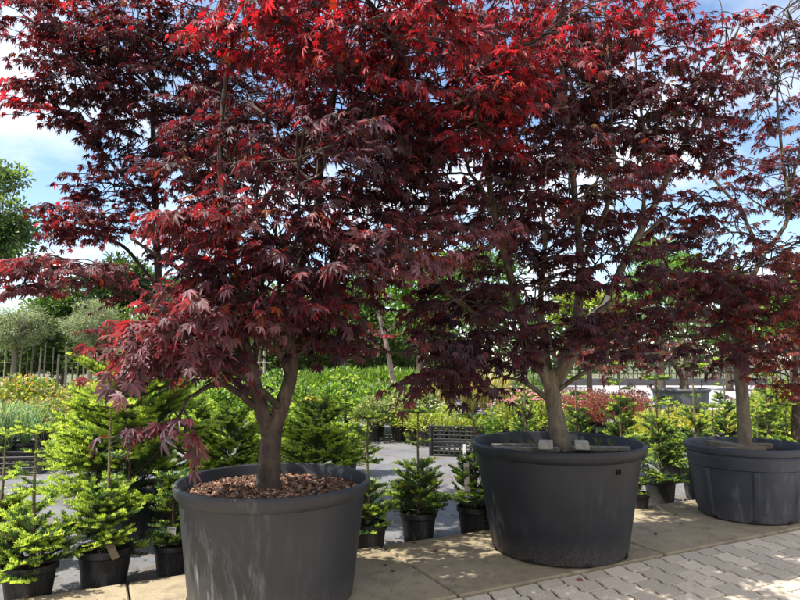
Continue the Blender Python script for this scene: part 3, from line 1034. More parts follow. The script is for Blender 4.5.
# ---- maple in the far grey tub at the right
YS = 13.0 / 9.2
O6 = np.array((at(681, 400, 13.0)[0], 13.0, BED_Z))
t6 = tag(empty('potted_maple', O6), 'multi stemmed maple in the far pale grey tub beside the road', 'potted tree', 'large potted maples')
tub(t6, .575, .70, .46, M_TUB_PALE, 64, holes=6)
soil_disc(t6, .52, .62, (.03, .026, .02))
limbs6 = [
    (px([(684, 396, 9.2), (684, 384, 9.2), (682, 372, 9.2)]), .075, .06),
    (px([(683, 378, 9.2), (672, 360, 9.1), (655, 335, 9.0), (630, 320, 8.9)]), .045, .012),
    (px([(683, 378, 9.2), (692, 358, 9.2), (700, 330, 9.2), (705, 290, 9.2)]), .045, .012),
    (px([(683, 376, 9.2), (682, 340, 9.3), (676, 300, 9.3)]), .035, .012),
    (px([(660, 345, 9.05), (620, 350, 8.9), (590, 360, 8.8)]), .018, .006),
]
regs6 = [
    reg(640, 355, 8.9, 60, 26, .7, 26, 'bronze', .058), reg(690, 350, 8.9, 50, 26, .7, 22, 'dark', .058), reg(600, 358, 8.8, 36, 20, .5, 14, 'bronze', .058),
    reg(740, 375, 8.9, 30, 24, .5, 10, 'dark', .058), reg(690, 300, 9.2, 70, 30, .8, 26, 'dark', .06), reg(630, 385, 8.8, 20, 12, .3, 5, 'dark', .056), reg(620, 318, 9, 40, 22, .6, 12, 'dark', .06),
]
grow_maple(t6, O6, limbs6, regs6, M_BARK_GREY, 'mixed', 8, density=.9)
YS = 1.0
# next tree of the row, mostly outside the frame
O7 = np.array((at(797, 440, 6.4)[0], 6.4, BED_Z))
t7 = tag(empty('potted_maple', O7), 'maple stem in a black pot at the right edge behind the panelled tub', 'potted tree', 'large potted maples')
tub(t7, .36, .42, .29, M_TUB_BLACK, 64, holes=6)
soil_disc(t7, .32, .36, (.03, .026, .02))
limbs7 = [
    (px([(797, 445, 6.4), (797, 410, 6.4), (795, 370, 6.4), (800, 330, 6.4), (812, 270, 6.4), (820, 180, 6.4)]), .055, .012),
    (px([(796, 360, 6.4), (780, 335, 6.3), (760, 315, 6.2)]), .016, .006),
    (px([(800, 330, 6.4), (835, 290, 6.3), (870, 270, 6.2)]), .016, .006),
]
regs7 = [reg(775, 345, 6.3, 34, 24, .4, 14, 'bronze', .052), reg(800, 290, 6.3, 50, 30, .5, 18, 'bronze', .052), reg(850, 260, 6.3, 50, 40, .5, 16, 'bronze', .055), reg(790, 390, 6.2, 24, 12, .3, 5, 'bronze', .05), reg(820, 180, 6.4, 50, 40, .5, 14, 'mid', .055)]
grow_maple(t7, O7, limbs7, regs7, M_BARK, 'mixed', 8, density=1.5)


# ------------------------------------------------------------------ firs
OLDN, MIDN, NEWN, TIPN = (.042, .082, .034), (.10, .18, .052), (.30, .43, .068), (.46, .58, .095)
_nv = np.array([(0, -.35, 0), (0, .35, 0), (.75, .5, 0), (1, 0, 0), (.75, -.5, 0)])
_nf = np.array([[0, 1, 2, 3, 4]])


def needle_shoot(acc, p, d, up, L, new, dens=1.0, nl=.021):
    """needles on both sides and on top of a shoot from p along d"""
    n_ = max(6, int(L / .0034 * dens))
    f = RG.random(n_)
    side = np.cross(up, d); side = side / max(np.linalg.norm(side), 1e-6)
    ang = RG.normal(0, .75, n_) + np.where(RG.random(n_) < .5, 0.35, math.pi - .35)
    rad = np.outer(np.cos(ang), side) + np.outer(np.abs(np.sin(ang)) * .9, up)
    D = norm(rad + d * .62)
    acc['p'].append(p + np.outer(f * L, d)); acc['d'].append(D)
    acc['l'].append(nl * RG.uniform(.75, 1.2, n_) * (1 - .35 * f))
    if new:
        w = np.clip(f * 1.3, 0, 1)[:, None]
        c = np.array(NEWN) * (1 - w) + np.array(TIPN) * w
    else:
        w = np.clip(f + RG.normal(0, .15, n_), 0, 1)[:, None]
        c = np.array(OLDN) * (1 - w) + np.array(MIDN) * w
    acc['t'].append(c * np.exp(RG.normal(scale=.18, size=(n_, 1))))


def make_fir(root, z0, h, spread, whorls, leader, bushy=1.0, new_p=.6, scale_n=1.0, dens=1.0):
    st = MB()
    acc = dict(p=[], d=[], l=[], t=[])
    P = smooth_path([(0, 0, z0 - .03), (.004, .003, z0 + h * .3), (-.003, .004, z0 + h * .65), (0, 0, z0 + h)], 12)
    st.tube(P, np.linspace(.012, .0045, len(P)), 7, (.15, .105, .065))
    up = np.array((0, 0, 1.0))
    hb = h * (1 - leader)
    specs = []
    for w in range(whorls):
        f = w / max(1, whorls - 1)
        z = z0 + .015 + hb * f
        L = spread * (1 - .45 * f ** 1.5) * bushy
        for q in range(int(RG.integers(6, 9))):
            specs.append((z + RG.uniform(-.06, .06), L * RG.uniform(.6, 1.1), RG.uniform(0, 6.28), RG.uniform(.0, .75) + .3 * f))
    if leader > .12:
        a0 = RG.uniform(0, 6)
        for q in range(6):
            specs.append((z0 + h * .965, spread * RG.uniform(.26, .40), a0 + q * 1.05 + RG.uniform(-.2, .2), .22))
        for q in range(5):
            specs.append((z0 + hb + h * leader * RG.uniform(.15, .75), spread * RG.uniform(.2, .36), RG.uniform(0, 6.28), .15))
    NLEN = .027 * scale_n
    for z, L, a, rise in specs:
        d = norm(np.array((math.cos(a), math.sin(a), rise)))
        p = np.array((0, 0, z))
        e = p + d * L
        st.tube(np.array([p, p + d * L * .5 - (0, 0, .01 * L), e]), (.004, .003, .0015), 4, (.12, .085, .05), cap=False)
        bl = np.array((-math.sin(a), math.cos(a), 0.0))
        upb = np.cross(d, bl); upb = upb if upb[2] > 0 else -upb
        needle_shoot(acc, p + d * L * .12, d, upb, L * .68, False, 1.6 * dens, NLEN)
        needle_shoot(acc, p + d * L * .76, d, upb, max(.05, L * .28), RG.random() < new_p + .25, 2.4 * dens, NLEN)
        ns = max(2, int(L / .042))
        for k in range(ns):
            f = .22 + .70 * (k + .5) / ns
            for sd in (-1, 1):
                if RG.random() < .08: continue
                an = RG.uniform(.65, .95)
                sdv = norm(d * math.cos(an) + bl * sd * math.sin(an) + np.array((0, 0, RG.uniform(-.22, .38))))
                sl = (max(.045, L * .48 * (1.05 - f)) + .03) * RG.uniform(.8, 1.2)
                pp = p + d * L * f
                st.tube(np.array([pp, pp + sdv * sl]), (.002, .001), 3, (.13, .095, .05), cap=False)
                needle_shoot(acc, pp, sdv, upb, sl * .6, False, 1.5 * dens, NLEN)
                needle_shoot(acc, pp + sdv * sl * .55, sdv, upb, sl * .5, RG.random() < new_p, 2.2 * dens, NLEN)
    if leader > .12:     # needles up the leader
        n_ = int(150 * dens)
        f = RG.random(n_); a = RG.random(n_) * 6.28
        acc['p'].append(np.column_stack([np.zeros(n_), np.zeros(n_), z0 + hb + h * leader * f]))
        acc['d'].append(norm(np.column_stack([np.cos(a), np.sin(a), np.full(n_, .7)])))
        acc['l'].append(np.full(n_, .015)); acc['t'].append(np.tile(np.array(MIDN) * 1.5, (n_, 1)))
    Pn, Dn, Ln, Tn = (np.concatenate(acc[k]) for k in 'pdlt')
    Mx = frames(Dn, RG.normal(size=Dn.shape) * .35 + (0, 0, 1)) * np.stack([Ln, np.full(len(Ln), .0044 * scale_n), Ln], axis=1)[:, None, :]
    fm = MB(); fm.instances(_nv, _nf, Mx, Pn, Tn)
    st.build('stem', M_TWIG, root, smooth=True)
    fm.build('needles', M_NEEDLE, root)


def nursery_pot(root, r, h, soil=True, mat=None):
    mb = MB()
    rb = r * .78
    prof = [(rb * .9, .004), (rb, 0), (rb + (r - rb) * .8, h * .80), (r * 1.0, h * .815), (r * 1.045, h * .84), (r * 1.045, h - .006), (r * 1.03, h), (r * .99, h - .003), (r * .95, h * .8), (rb, h * .4)]
    mb.lathe(prof, 36, mod=lambda k, a, z: .0015 * np.sin(5 * a) + .001 * np.sin(11 * a))
    p = mb.build('pot', mat or M_NPOT, root, smooth=True)
    try: p.data.set_sharp_from_angle(angle=R(40))
    except Exception: pass
    if soil:
        soil_disc(root, r * .95, h * .86, (.03, .022, .016), amp=.006)


def label_stick(root, p, size, tint, tilt=0.1, yaw=0.0):
    mb = MB()
    M = rz(yaw) @ frames(np.array([[tilt, 0, 1.0]]), np.array([[0, -1.0, .15]]))[0]
    mb.box(p, (size[1], size[0], .002), M, 0, tint)
    # printed band across the top of the label
    off = M @ np.array((size[1] * .22, 0, .0022))
    mb.box(np.asarray(p) + off, (size[1] * .3, size[0] * .8, .001), M, 0, tuple(x * .45 for x in tint))
    mb.build('plant_label', M_TAG, root)


def ry(Y):
    a = math.atan(1.525 / Y) - .056
    return 1.28 / math.tan(a) if Y <= 12.5 else Y * 1.35


def rs(Y):
    return ry(Y) / Y if Y <= 12.5 else 1.75


def gx(u, Y):
    return (at(u, 400, Y)[0], Y, BED_Z)


FIRS = 'young firs in black pots behind the slabs'


def fir_thing(u, Y, label, r, ph, h, spread, whorls, leader, **kw):
    o = tag(empty('potted_fir', gx(u, ry(Y))), label, 'potted fir', FIRS)
    o.scale = (rs(Y),) * 3
    nursery_pot(o, r, ph)
    make_fir(o, ph * .86, h, spread, whorls, leader, **kw)
    return o


fa = fir_thing(39, 3.47, 'bright young fir with a bare leader in the leftmost black pot', .135, .215, .74, .29, 5, .72, new_p=.8, dens=1.2)
fb = fir_thing(112, 3.68, 'bright young fir with a tall scaly leader and a torn brown tag on its pot', .145, .23, .84, .30, 5, .72, new_p=.75, dens=1.2)
label_stick(fb, (.10, -.14, .25), (.04, .11), (.13, .10, .06), -.45, .2)
fc = fir_thing(177, 3.9, 'small fir with a white tag touching the scuffed tub, in a low black pot', .105, .17, .42, .17, 4, .35, new_p=.35, dens=1.1)
label_stick(fc, (.03, -.10, .27), (.05, .05), (.7, .7, .7), .05)
fbig = fir_thing(132, 4.55, 'largest bushy fir with bright lime shoots, behind the left pots', .175, .30, .90, .70, 9, .05, new_p=.95, dens=.95, scale_n=1.2)
fd = fir_thing(368, 4.18, 'dark young fir half hidden by the right edge of the scuffed tub', .125, .21, .72, .26, 5, .70, new_p=.55, dens=1.1)
fe = fir_thing(418, 4.42, 'dark young fir standing free midway between the scuffed and smooth tubs', .125, .215, .72, .28, 5, .70, new_p=.55, dens=1.1)
ff = fir_thing(474, 4.55, 'young fir with a pinkish white label touching the left edge of the smooth tub', .125, .215, .66, .26, 5, .66, new_p=.55, dens=1.1)
label_stick(ff, (-.07, -.11, .42), (.035, .22), (.75, .62, .56), -.02)
fg = fir_thing(657, 5.3, 'dark dense fir between the smooth tub and the panelled tub', .125, .24, .86, .24, 5, .50, new_p=.35)
fh = fir_thing(694, 5.55, 'fir with a long lime leader touching the left edge of the panelled tub', .125, .24, .94, .22, 5, .56, new_p=.45)
fi = fir_thing(634, 5.0, 'fir mostly hidden behind the right edge of the smooth tub', .09, .19, .45, .13, 4, .3, new_p=.3)
# hidden ones behind the tubs and the ones in the rows behind
more = [
    (232, 5.1, fbig, .62, 1.0, 'lime green fir seen just left of the forked trunk above the scuffed tub'),
    (318, 5.2, fbig, .66, 2.2, 'lime green fir seen just right of the forked trunk above the scuffed tub'),
    (275, 5.9, fbig, .60, 3.1, 'fir seen behind the forked trunk of the front maple'),
    (196, 5.9, fbig, .62, 4.1, 'fir behind the largest bushy fir, to its right'),
    (92, 5.6, fbig, .6, 5.2, 'fir behind the largest bushy fir, to its left'),
    (345, 6.4, fa, 1.05, 1.4, 'slim fir in the back row right of the scuffed tub'),
    (525, 6.2, fh, 1.0, .4, 'slim fir with a dark leader seen left of the middle trunk'),
    (576, 6.4, fg, .92, 1.3, 'slim fir seen right of the middle trunk above the smooth tub'),
    (620, 6.3, fg, 1.06, 2.3, 'slim fir in front of the red bushes right of the middle trunk'),
    (725, 6.6, fh, 1.0, 1.0, 'slim fir seen between the far grey tub and the right trunk'),
    (766, 6.4, fg, .95, 2.9, 'slim fir just right of the right hand trunk'),
    (712, 6.0, fa, .8, 4.4, 'low bright fir behind the left rim of the panelled tub'),
    (785, 5.9, fe, .85, .4, 'low fir at the right edge behind the panelled tub'),
    (668, 6.2, fa, .8, 2.2, 'low bright fir behind the dark dense fir'),
    (756, 5.8, fa, .78, .9, 'low bright fir behind the right rim of the panelled tub'),
    (8, 3.9, fa, .9, 3.4, 'fir cut by the left edge of the frame beside the leftmost black pot'),
]
for u, Y, src, sc, a, lab in more:
    copy_thing(src, gx(u, ry(Y)), a, sc * rs(Y), lab)


# ------------------------------------------------------------------ bedding plants
def shrub_mesh(h, r, n, leaf, size, tints, w, stems=9, z0=0.0, shell=.45, upright=.4, jit=.2):
    n = int(n * 2.0)
    sm, fm = MB(), MB()
    for k in range(stems):
        a = RG.uniform(0, 6.28); rr = r * RG.uniform(.2, .8)
        e = np.array((math.cos(a) * rr, math.sin(a) * rr, z0 + h * RG.uniform(.6, .95)))
        sm.tube(smooth_path([(0, 0, z0 - .02), e * (.4, .4, 0) + (0, 0, z0 * .5 + e[2] * .5), e], 6), (.005, .0045, .004, .0035, .003, .0025, .002)[:7], 4, (.08, .055, .035), cap=False)
    # lumpy dome
    lum = RG.normal(size=(7, 3)); lum = norm(lum)
    la = RG.uniform(-.22, .30, 7)
    d = norm(RG.normal(size=(n, 3))); d[:, 2] = np.abs(d[:, 2]) * 1.0 - .22
    d = norm(d)
    bulge = 1 + (np.exp(-((d[:, None, :] - lum[None]) ** 2).sum(-1) / .25) * la).sum(1)
    rad = (shell + (1 - shell) * RG.random(n) ** .6) * bulge
    P = np.column_stack([d[:, 0] * r * rad, d[:, 1] * r * rad, z0 * .8 + h * .30 + d[:, 2] * h * .66 * rad])
    D = norm(d * (1, 1, .5) + RG.normal(scale=.5, size=(n, 3)) + (0, 0, upright))
    Nn = RG.normal(scale=.5, size=(n, 3)) + (0, 0, 1)
    sz = size * RG.uniform(.6, 1.25, n)
    LV, LF = leaf
    fm.instances(LV, LF, frames(D, Nn) * sz[:, None, None], P, pick_tints(tints, w, n, jit))
    return sm, fm


def flowers(root, h, r, n, size, tints, z0=0.0, name='blossoms'):
    mb = MB()
    a = RG.random(n) * 6.28; rr = r * np.sqrt(RG.random(n)) * .95
    T = np.column_stack([rr * np.cos(a), rr * np.sin(a), z0 + h * (.6 + .42 * np.sqrt(np.clip(1 - (rr / r) ** 2, 0, 1))) + RG.normal(scale=.02, size=n)])
    for k in range(5):
        an = k * 1.2566 + RG.random(n)
        D = np.column_stack([np.cos(an), np.sin(an), np.full(n, .35)])
        mb.instances(LEAF_OVAL[0] * (1, 1.8, 1), LEAF_OVAL[1], frames(D, np.tile((0, 0, 1.0), (n, 1)) + RG.normal(scale=.3, size=(n, 3))) * size, T, pick_tints(tints, [1] * len(tints), n, .15))
    o = mb.build(name, M_FLOWER, root)
    return o


def shrub(name, label, cat, group, loc, h, r, n, leaf, size, tints, w, pot=(.11, .18), flow=None, **kw):
    o = tag(empty(name, loc), label, cat, group)
    z0 = 0
    if pot:
        nursery_pot(o, pot[0], pot[1]); z0 = pot[1] * .85
    sm, fm = shrub_mesh(h, r, n, leaf, size, tints, w, z0=z0, **kw)
    sm.build('stems', M_TWIG, o); fm.build('foliage', M_GREEN, o, smooth=True)
    if flow: flowers(o, h, r, *flow, z0=z0)
    return o


def grass_plant(label, group, loc, h, r, n, tints, pot=(.11, .18), droop=.6, plume=None):
    o = tag(empty('ornamental_grass', loc), label, 'grass plant', group)
    nursery_pot(o, *pot); z0 = pot[1] * .85
    mb = MB()
    for _ in range(n):
        a = RG.uniform(0, 6.28); l_ = h * RG.uniform(.6, 1.1); out = r * RG.uniform(.2, 1.0)
        dr = droop * RG.uniform(.3, 1.1)
        p0 = np.array((math.cos(a) * .03, math.sin(a) * .03, z0))
        p1 = np.array((math.cos(a) * out * .45, math.sin(a) * out * .45, z0 + l_ * .75))
        p2 = np.array((math.cos(a) * out * .85, math.sin(a) * out * .85, z0 + l_ * (1 - dr * .25)))
        p3 = np.array((math.cos(a) * out * 1.25, math.sin(a) * out * 1.25, z0 + l_ * (1 - dr)))
        s_ = np.array((-math.sin(a), math.cos(a), 0)) * .004
        t = np.array(tints[int(RG.integers(len(tints)))]) * math.exp(RG.normal(scale=.2))
        mb.add([p0 - s_, p0 + s_, p1 + s_, p1 - s_, p2 + s_ * .8, p2 - s_ * .8, p3], [[0, 1, 2, 3], [3, 2, 4, 5], [5, 4, 6]], t)
    mb.build('blades', M_GREEN, o)
    return o


LIME = [(.26, .31, .05), (.17, .24, .04), (.08, .13, .03), (.33, .31, .08)]
MIX = [(.16, .22, .04), (.30, .29, .05), (.34, .18, .06), (.09, .13, .04), (.34, .28, .17)]
GRN = [(.08, .15, .028), (.14, .235, .04), (.042, .08, .022), (.22, .31, .05)]
REDB = [(.20, .055, .05), (.13, .035, .035), (.30, .12, .09), (.10, .08, .04)]
YEL = [(.42, .36, .05), (.26, .28, .05), (.13, .18, .035)]
VARI = [(.16, .20, .08), (.30, .30, .16), (.08, .13, .03)]


def scatter(src, spots, label=None):
    for k, (u, Y, sc) in enumerate(spots):
        sc = sc * 1.16 * rs(Y)
        Y = ry(Y)
        if k == 0:
            src.location = gx(u, Y); src.scale = (sc, sc, sc); src.rotation_euler = (0, 0, RG.uniform(0, 6.28))
        else:
            copy_thing(src, gx(u, Y), RG.uniform(0, 6.28), sc, label)


# left bed: mixed yellow green and orange leaved shrubs
scatter(shrub('potted_shrub', 'yellow green and orange leaved potted shrub in the bed at the left edge', 'shrub', 'mixed leaved shrubs at the left', (0, 0, 0), .60, .34, 750, LEAF_OVAL, .062, MIX, [4, 1.5, 1.1, 3.2, 1.2]),
        [(10, 7.6, 0.79), (45, 7.9, 0.79), (22, 8.8, 1.06), (60, 9.0, 0.76), (92, 8.6, 0.96), (-12, 8.4, 0.89), (120, 9.2, 0.76), (80, 10, 0.83), (150, 9.8, 0.76), (40, 10.4, 0.83), (5, 10.2, 0.83), (185, 9.6, 0.72), (-20, 7.3, 0.76)])
scatter(shrub('potted_shrub', 'leafy bright green potted shrub in the bed seen behind the front firs', 'shrub', 'bright green shrubs behind the firs', (0, 0, 0), .50, .33, 800, LEAF_OVAL, .060, GRN, [3, 3, 2, 2]),
        [(205, 8.6, 1), (235, 8.8, 1), (262, 8.5, 1), (295, 9.0, 1), (330, 8.7, 1), (352, 9.1, 1.05), (376, 8.6, 1), (398, 9.0, .95), (220, 10, 1.1), (280, 10.3, 1.1), (172, 8.2, 1), (312, 8.1, .8)])
scatter(shrub('potted_shrub', 'variegated cream and green potted shrub right of the bright green row', 'shrub', 'variegated shrubs in the middle bed', (0, 0, 0), .46, .28, 700, LEAF_OVAL, .05, VARI, [3, 3, 2]),
        [(372, 8.25, .9), (400, 8.35, .95), (420, 8.9, 1), (385, 9.8, 1)])
# clipped hedge plants further back
scatter(shrub('hedge_plant', 'narrow leaved green hedge plant in the row behind the middle bed', 'hedge plant', 'hedge plants in the middle row', (0, 0, 0), .66, .42, 1700, LEAF_LANCE, .11, GRN, [3, 4, 2, 2], pot=(.16, .2), upright=1.1),
        [(325, 11.2, .8), (345, 11.3, .84), (366, 11.2, .8), (388, 11.3, .84), (408, 11.2, .8), (305, 11.4, .76), (428, 11.5, .72)])
# yellow rose bush
rose = shrub('rose_bush', 'green bush with a few yellow roses behind the forked trunk', 'rose bush', None, gx(303, ry(7.6)), .50, .28, 500, LEAF_OVAL, .055, GRN, [3, 3, 2, 2], flow=(10, .05, [(.55, .36, .03)]))
# grasses and perennials in the middle
scatter(grass_plant('pale straw coloured grass clump in the middle bed left of the pink flowers', 'straw coloured grass clumps', (0, 0, 0), .55, .26, 260, [(.34, .30, .12), (.26, .27, .07), (.40, .34, .18)], droop=.25),
        [(468, 8.7, 1.0), (485, 8.9, 1.05), (450, 8.8, .95), (500, 9.2, 1.05), (437, 9.2, 1), (475, 9.8, 1.1)])
scatter(shrub('perennial_plant', 'low yellow green perennial with tiny pale flowers along the path edge', 'perennial', 'low yellow green perennials', (0, 0, 0), .28, .24, 480, LEAF_OVAL, .04, LIME, [3, 3, 1, 2], flow=(14, .016, [(.7, .66, .6), (.6, .5, .6)])),
        [(428, 7.95, 1), (445, 8.3, 1), (412, 8.2, .95), (500, 8.1, 1)])
purp = shrub('flowering_plant', 'green plant with purple flowers behind the black crates', 'flowering plant', None, gx(478, ry(7.75)), .30, .22, 380, LEAF_OVAL, .05, GRN, [3, 3, 1, 2], flow=(16, .032, [(.25, .18, .50), (.10, .05, .22), (.42, .34, .62)]))
scatter(shrub('flowering_plant', 'azalea covered in pink blossom left of the middle trunk', 'flowering plant', 'pink azaleas', (0, 0, 0), .34, .26, 420, LEAF_OVAL, .05, LIME, [2, 3, 2, 1], flow=(34, .026, [(.70, .28, .30), (.72, .40, .38), (.6, .2, .25)])),
        [(508, 7.9, 1), (528, 8.3, 1.05), (545, 8.0, 1.0), (520, 8.9, 1.05)])
scatter(shrub('potted_shrub', 'green upright potted shrub behind the pink azaleas', 'shrub', 'green shrubs behind the azaleas', (0, 0, 0), .55, .28, 600, LEAF_LANCE, .08, GRN, [3, 3, 2, 2]),
        [(525, 9.6, .95), (540, 9.9, 1), (508, 10.0, .9)])
scatter(shrub('barberry_bush', 'red leaved barberry bush in the row seen behind the smooth black tub', 'barberry', 'red barberry bushes', (0, 0, 0), .48, .30, 1300, LEAF_OVAL, .032, REDB, [3, 3, 2, 1]),
        [(570, 8.5, .84), (588, 8.8, .88), (605, 8.5, .9), (622, 8.8, .86), (638, 8.5, .82), (597, 9.4, .86), (575, 9.3, .88), (630, 9.4, .84), (553, 8.7, .8)])
scatter(shrub('golden_shrub', 'golden yellow leaved low shrub in front of the far grey tub', 'shrub', 'golden yellow shrubs', (0, 0, 0), .34, .30, 700, LEAF_OVAL, .042, YEL, [3, 3, 2]),
        [(655, 8.0, .85), (680, 8.2, .9), (706, 8.0, .85), (728, 8.3, .8), (642, 7.7, .7)])
scatter(shrub('potted_shrub', 'yellow green leafy shrub at the right edge behind the panelled tub', 'shrub', 'yellow green shrubs at the right', (0, 0, 0), .50, .32, 750, LEAF_OVAL, .055, LIME, [3, 4, 3, 1]),
        [(775, 7.6, 1.05), (792, 7.4, 1.1), (808, 7.9, 1.1), (758, 8.0, .85), (785, 8.6, 1.1)])
scatter(grass_plant('arching blue green grass in a black pot at the left edge', 'arching grasses at the left', (0, 0, 0), .46, .46, 120, [(.16, .25, .13), (.24, .32, .18), (.12, .20, .08)], droop=.9, pot=(.13, .2)),
        [(4, 6.9, 1.0), (28, 7.0, .95), (-18, 6.8, 1)])
# a few pots of the row behind the crates
scatter(shrub('potted_plant', 'yellow green seedling in a small black pot standing in the crate', 'potted plant', 'seedlings in the crate', (0, 0, 0), .16, .10, 130, LEAF_LANCE, .06, LIME, [3, 3, 1, 2], pot=(.065, .12), upright=1.0), [(436, 7.38, 1)])
seed = bpy.data.objects['potted_plant']
CR = np.array((*gx(457, ry(7.4))[:2], BED_Z))
KC = rs(7.4)
rose.scale = purp.scale = (KC,) * 3
seed.scale = (KC,) * 3
seed.location = CR + rz(R(-14)) @ np.array((-.14, .05, .19)) * KC
copy_thing(seed, CR + rz(R(-14)) @ np.array((.02, .06, .19)) * KC, 1.2, 1.0 * KC)
copy_thing(seed, CR + rz(R(-14)) @ np.array((-.14, -.09, .19)) * KC, 2.2, .95 * KC)
copy_thing(seed, CR + rz(R(-14)) @ np.array((.05, -.09, .19)) * KC, 3.2, 1.05 * KC)
copy_thing(seed, CR + rz(R(-14)) @ np.array((.19, .0, .19)) * KC, 4.2, 1.05 * KC)


# plastic crates, one on the other
def crate(label, loc, yaw):
    o = tag(empty('plastic_crate', loc), label, 'crate', 'black plastic crates')
    o.rotation_euler = (0, 0, yaw); o.scale = (KC,) * 3
    mb = MB(); K = (.018, .018, .02)
    LX, LY, H = .56, .38, .17
    for (cx, cy, sx, sy) in ((0, -LY / 2, LX, .014), (0, LY / 2, LX, .014), (-LX / 2, 0, .014, LY), (LX / 2, 0, .014, LY)):
        for z, hh in ((.012, .024), (.062, .014), (.105, .014), (H - .014, .028)):
            mb.box((cx, cy, z), (sx + .014 if sx > .1 else sx, sy if sy < .1 else sy - .014, hh), None, .003, K)
        n_ = 9 if sx > .1 else 6
        for k in range(n_):
            t = -.5 + (k + .5) / n_
            mb.box((cx + t * (sx if sx > .1 else 0), cy + t * (sy if sy > .1 else 0), H / 2 - .004), (.022 if sx > .1 else .010, .010 if sx > .1 else .022, H - .05), None, 0, K)
    for sx in (-1, 1):
        for sy in (-1, 1):
            mb.box((sx * LX / 2, sy * LY / 2, H / 2), (.034, .034, H + .004), None, .005, K)
    for k in range(7):
        mb.box((0, -LY / 2 + .035 + k * .052, .010), (LX - .03, .03, .008), None, 0, K)
    mb.build('crate_frame', M_METAL, o)
    return o


crate('black plastic crate holding seedlings beside the grey path, upper of two', CR + np.array((0, 0, .178 * KC)), R(-14))
crate('black plastic crate on the grey path under another crate', CR, R(-14))
crate('long black crate under the arching grasses at the left edge', (*gx(22, ry(6.55))[:2], BED_Z), R(8))
# white stick label at the crate
o = tag(empty('marker_stick', gx(464, ry(7.0))), 'white marker stick standing beside the black crates', 'marker')
mb = MB(); mb.box((0, 0, .11), (.035, .006, .22), None, .002, (.7, .7, .68)); mb.box((0, 0, .005), (.09, .05, .012), None, .002, (.6, .6, .58))
mb.build('stick', M_TAG, o)

# dark planter trough at the far right middle
o = tag(empty('planter_trough', gx(522, ry(11.2))), 'large dark planter with a pale rim beyond the azaleas', 'planter')
o.scale = (1.4,) * 3
mb = MB(); mb.box((0, 0, .17), (.62, .5, .34), None, .02, (.02, .022, .026)); mb.build('planter_body', M_METAL, o)
mb = MB()
for (cx, cy, sx, sy) in ((0, -.26, .68, .05), (0, .26, .68, .05), (-.32, 0, .05, .47), (.32, 0, .05, .47)):
    mb.box((cx, cy, .36), (sx, sy, .045), None, .008, (.42, .42, .42))
mb.build('planter_rim', M_METAL, o)
soil_disc(o, .22, .35, (.03, .025, .02))
for k, (u, Y) in enumerate(((585, 12.2), (605, 12.0))):
    o = tag(empty('pot_carrier', gx(u, ry(Y))), ('empty black pot carrier with a hoop handle at the road edge', 'smaller empty pot carrier at the road edge')[k], 'pot carrier')
    mb = MB(); mb.box((0, 0, .05), (.7 - k * .2, .35, .1), None, .01, (.03, .03, .03)); mb.build('tray', M_METAL, o)
    mb = MB(); mb.tube([(-.12, 0, .1), (-.12, 0, .24), (.12, 0, .24), (.12, 0, .1)], .012, 6, (.03, .03, .03)); mb.build('handle', M_METAL, o)


# ------------------------------------------------------------------ fences
def bar_fence(label, p0, p1, h, n_posts, gap, tint, plinth=None, rails=(.12, .95), post=.03, bar=.008, bars=True):
    p0, p1 = np.array((*p0, BED_Z)), np.array((*p1, BED_Z))
    o = tag(empty('railing', p0), label, 'fence')
    d = p1 - p0; L = np.linalg.norm(d); a = math.atan2(d[1], d[0])
    o.rotation_euler = (0, 0, a)
    if plinth:
        mb = MB(); mb.box((L / 2, 0, plinth / 2), (L, .22, plinth), None, .01, (.06, .062, .068)); mb.build('plinth', M_METAL, o)
    for k in range(n_posts):
        mb = MB(); mb.box((L * k / (n_posts - 1), 0, h / 2), (post, post, h), None, 0, tint); mb.build('post', M_METAL, o)
    for r_ in rails:
        mb = MB(); mb.box((L / 2, 0, h * r_), (L, .03, .035), None, 0, tint); mb.build('rail', M_METAL, o)
    if bars:
        mb = MB()
        for k in range(int(L / gap)):
            mb.box((k * gap + gap / 2, 0, h * .53), (bar * 2, bar * 2, h * .84), None, 0, tint)
        mb.build('bars', M_METAL, o)
    return o


bar_fence('black iron railing on a dark plinth beyond the pale road', (3.2, 31.5), (42, 31.5), 2.0, 16, .24, (.02, .02, .022), plinth=.36, post=.06, bar=.013)
bar_fence('pale metal post and rail fence behind the middle hedge plants', (-5.6, 26), (2.6, 26), 2.1, 9, .35, (.09, .09, .09), rails=(.5, .97), post=.07, bars=False)
fe_ = tag(empty('stake_fence', (-20, 22, BED_Z)), 'long row of pale wooden stakes with wires under the olive trees', 'fence')
for k in range(68):
    mb = MB()
    x = k * .228 + RG.uniform(-.06, .06); h = RG.uniform(1.4, 2.15); g = RG.uniform(.6, 1.35)
    w_ = RG.choice([.035, .05, .07])
    mb.tube([(x, 0, 0), (x + RG.normal(scale=.01), 0, h * .5), (x + RG.normal(scale=.02), 0, h)], w_ * .6, 6, (.21 * g, .19 * g, .155 * g)); mb.build('stake', M_WOOD, fe_)
for z in (.45, 1.2):
    mb = MB(); mb.tube([(0, -.05, z), (7.5, -.06, z - .02), (15.5, -.05, z)], .008, 5, (.2, .2, .19)); mb.build('wire', M_METAL, fe_)


scatter(shrub('tall_shrub', 'tall dense green shrub in the row beyond the fences', 'shrub', 'tall shrubs beyond the fences', (0, 0, 0), 1.5, .8, 1500, LEAF_OVAL, .13, [(.035, .06, .02), (.06, .095, .025), (.09, .12, .04)], [3, 3, 1], pot=(.2, .25)),
        [(u_, 20 + 2 * math.sin(u_), .8 + .22 * math.sin(u_ * .37)) for u_ in range(-30, 470, 27)])


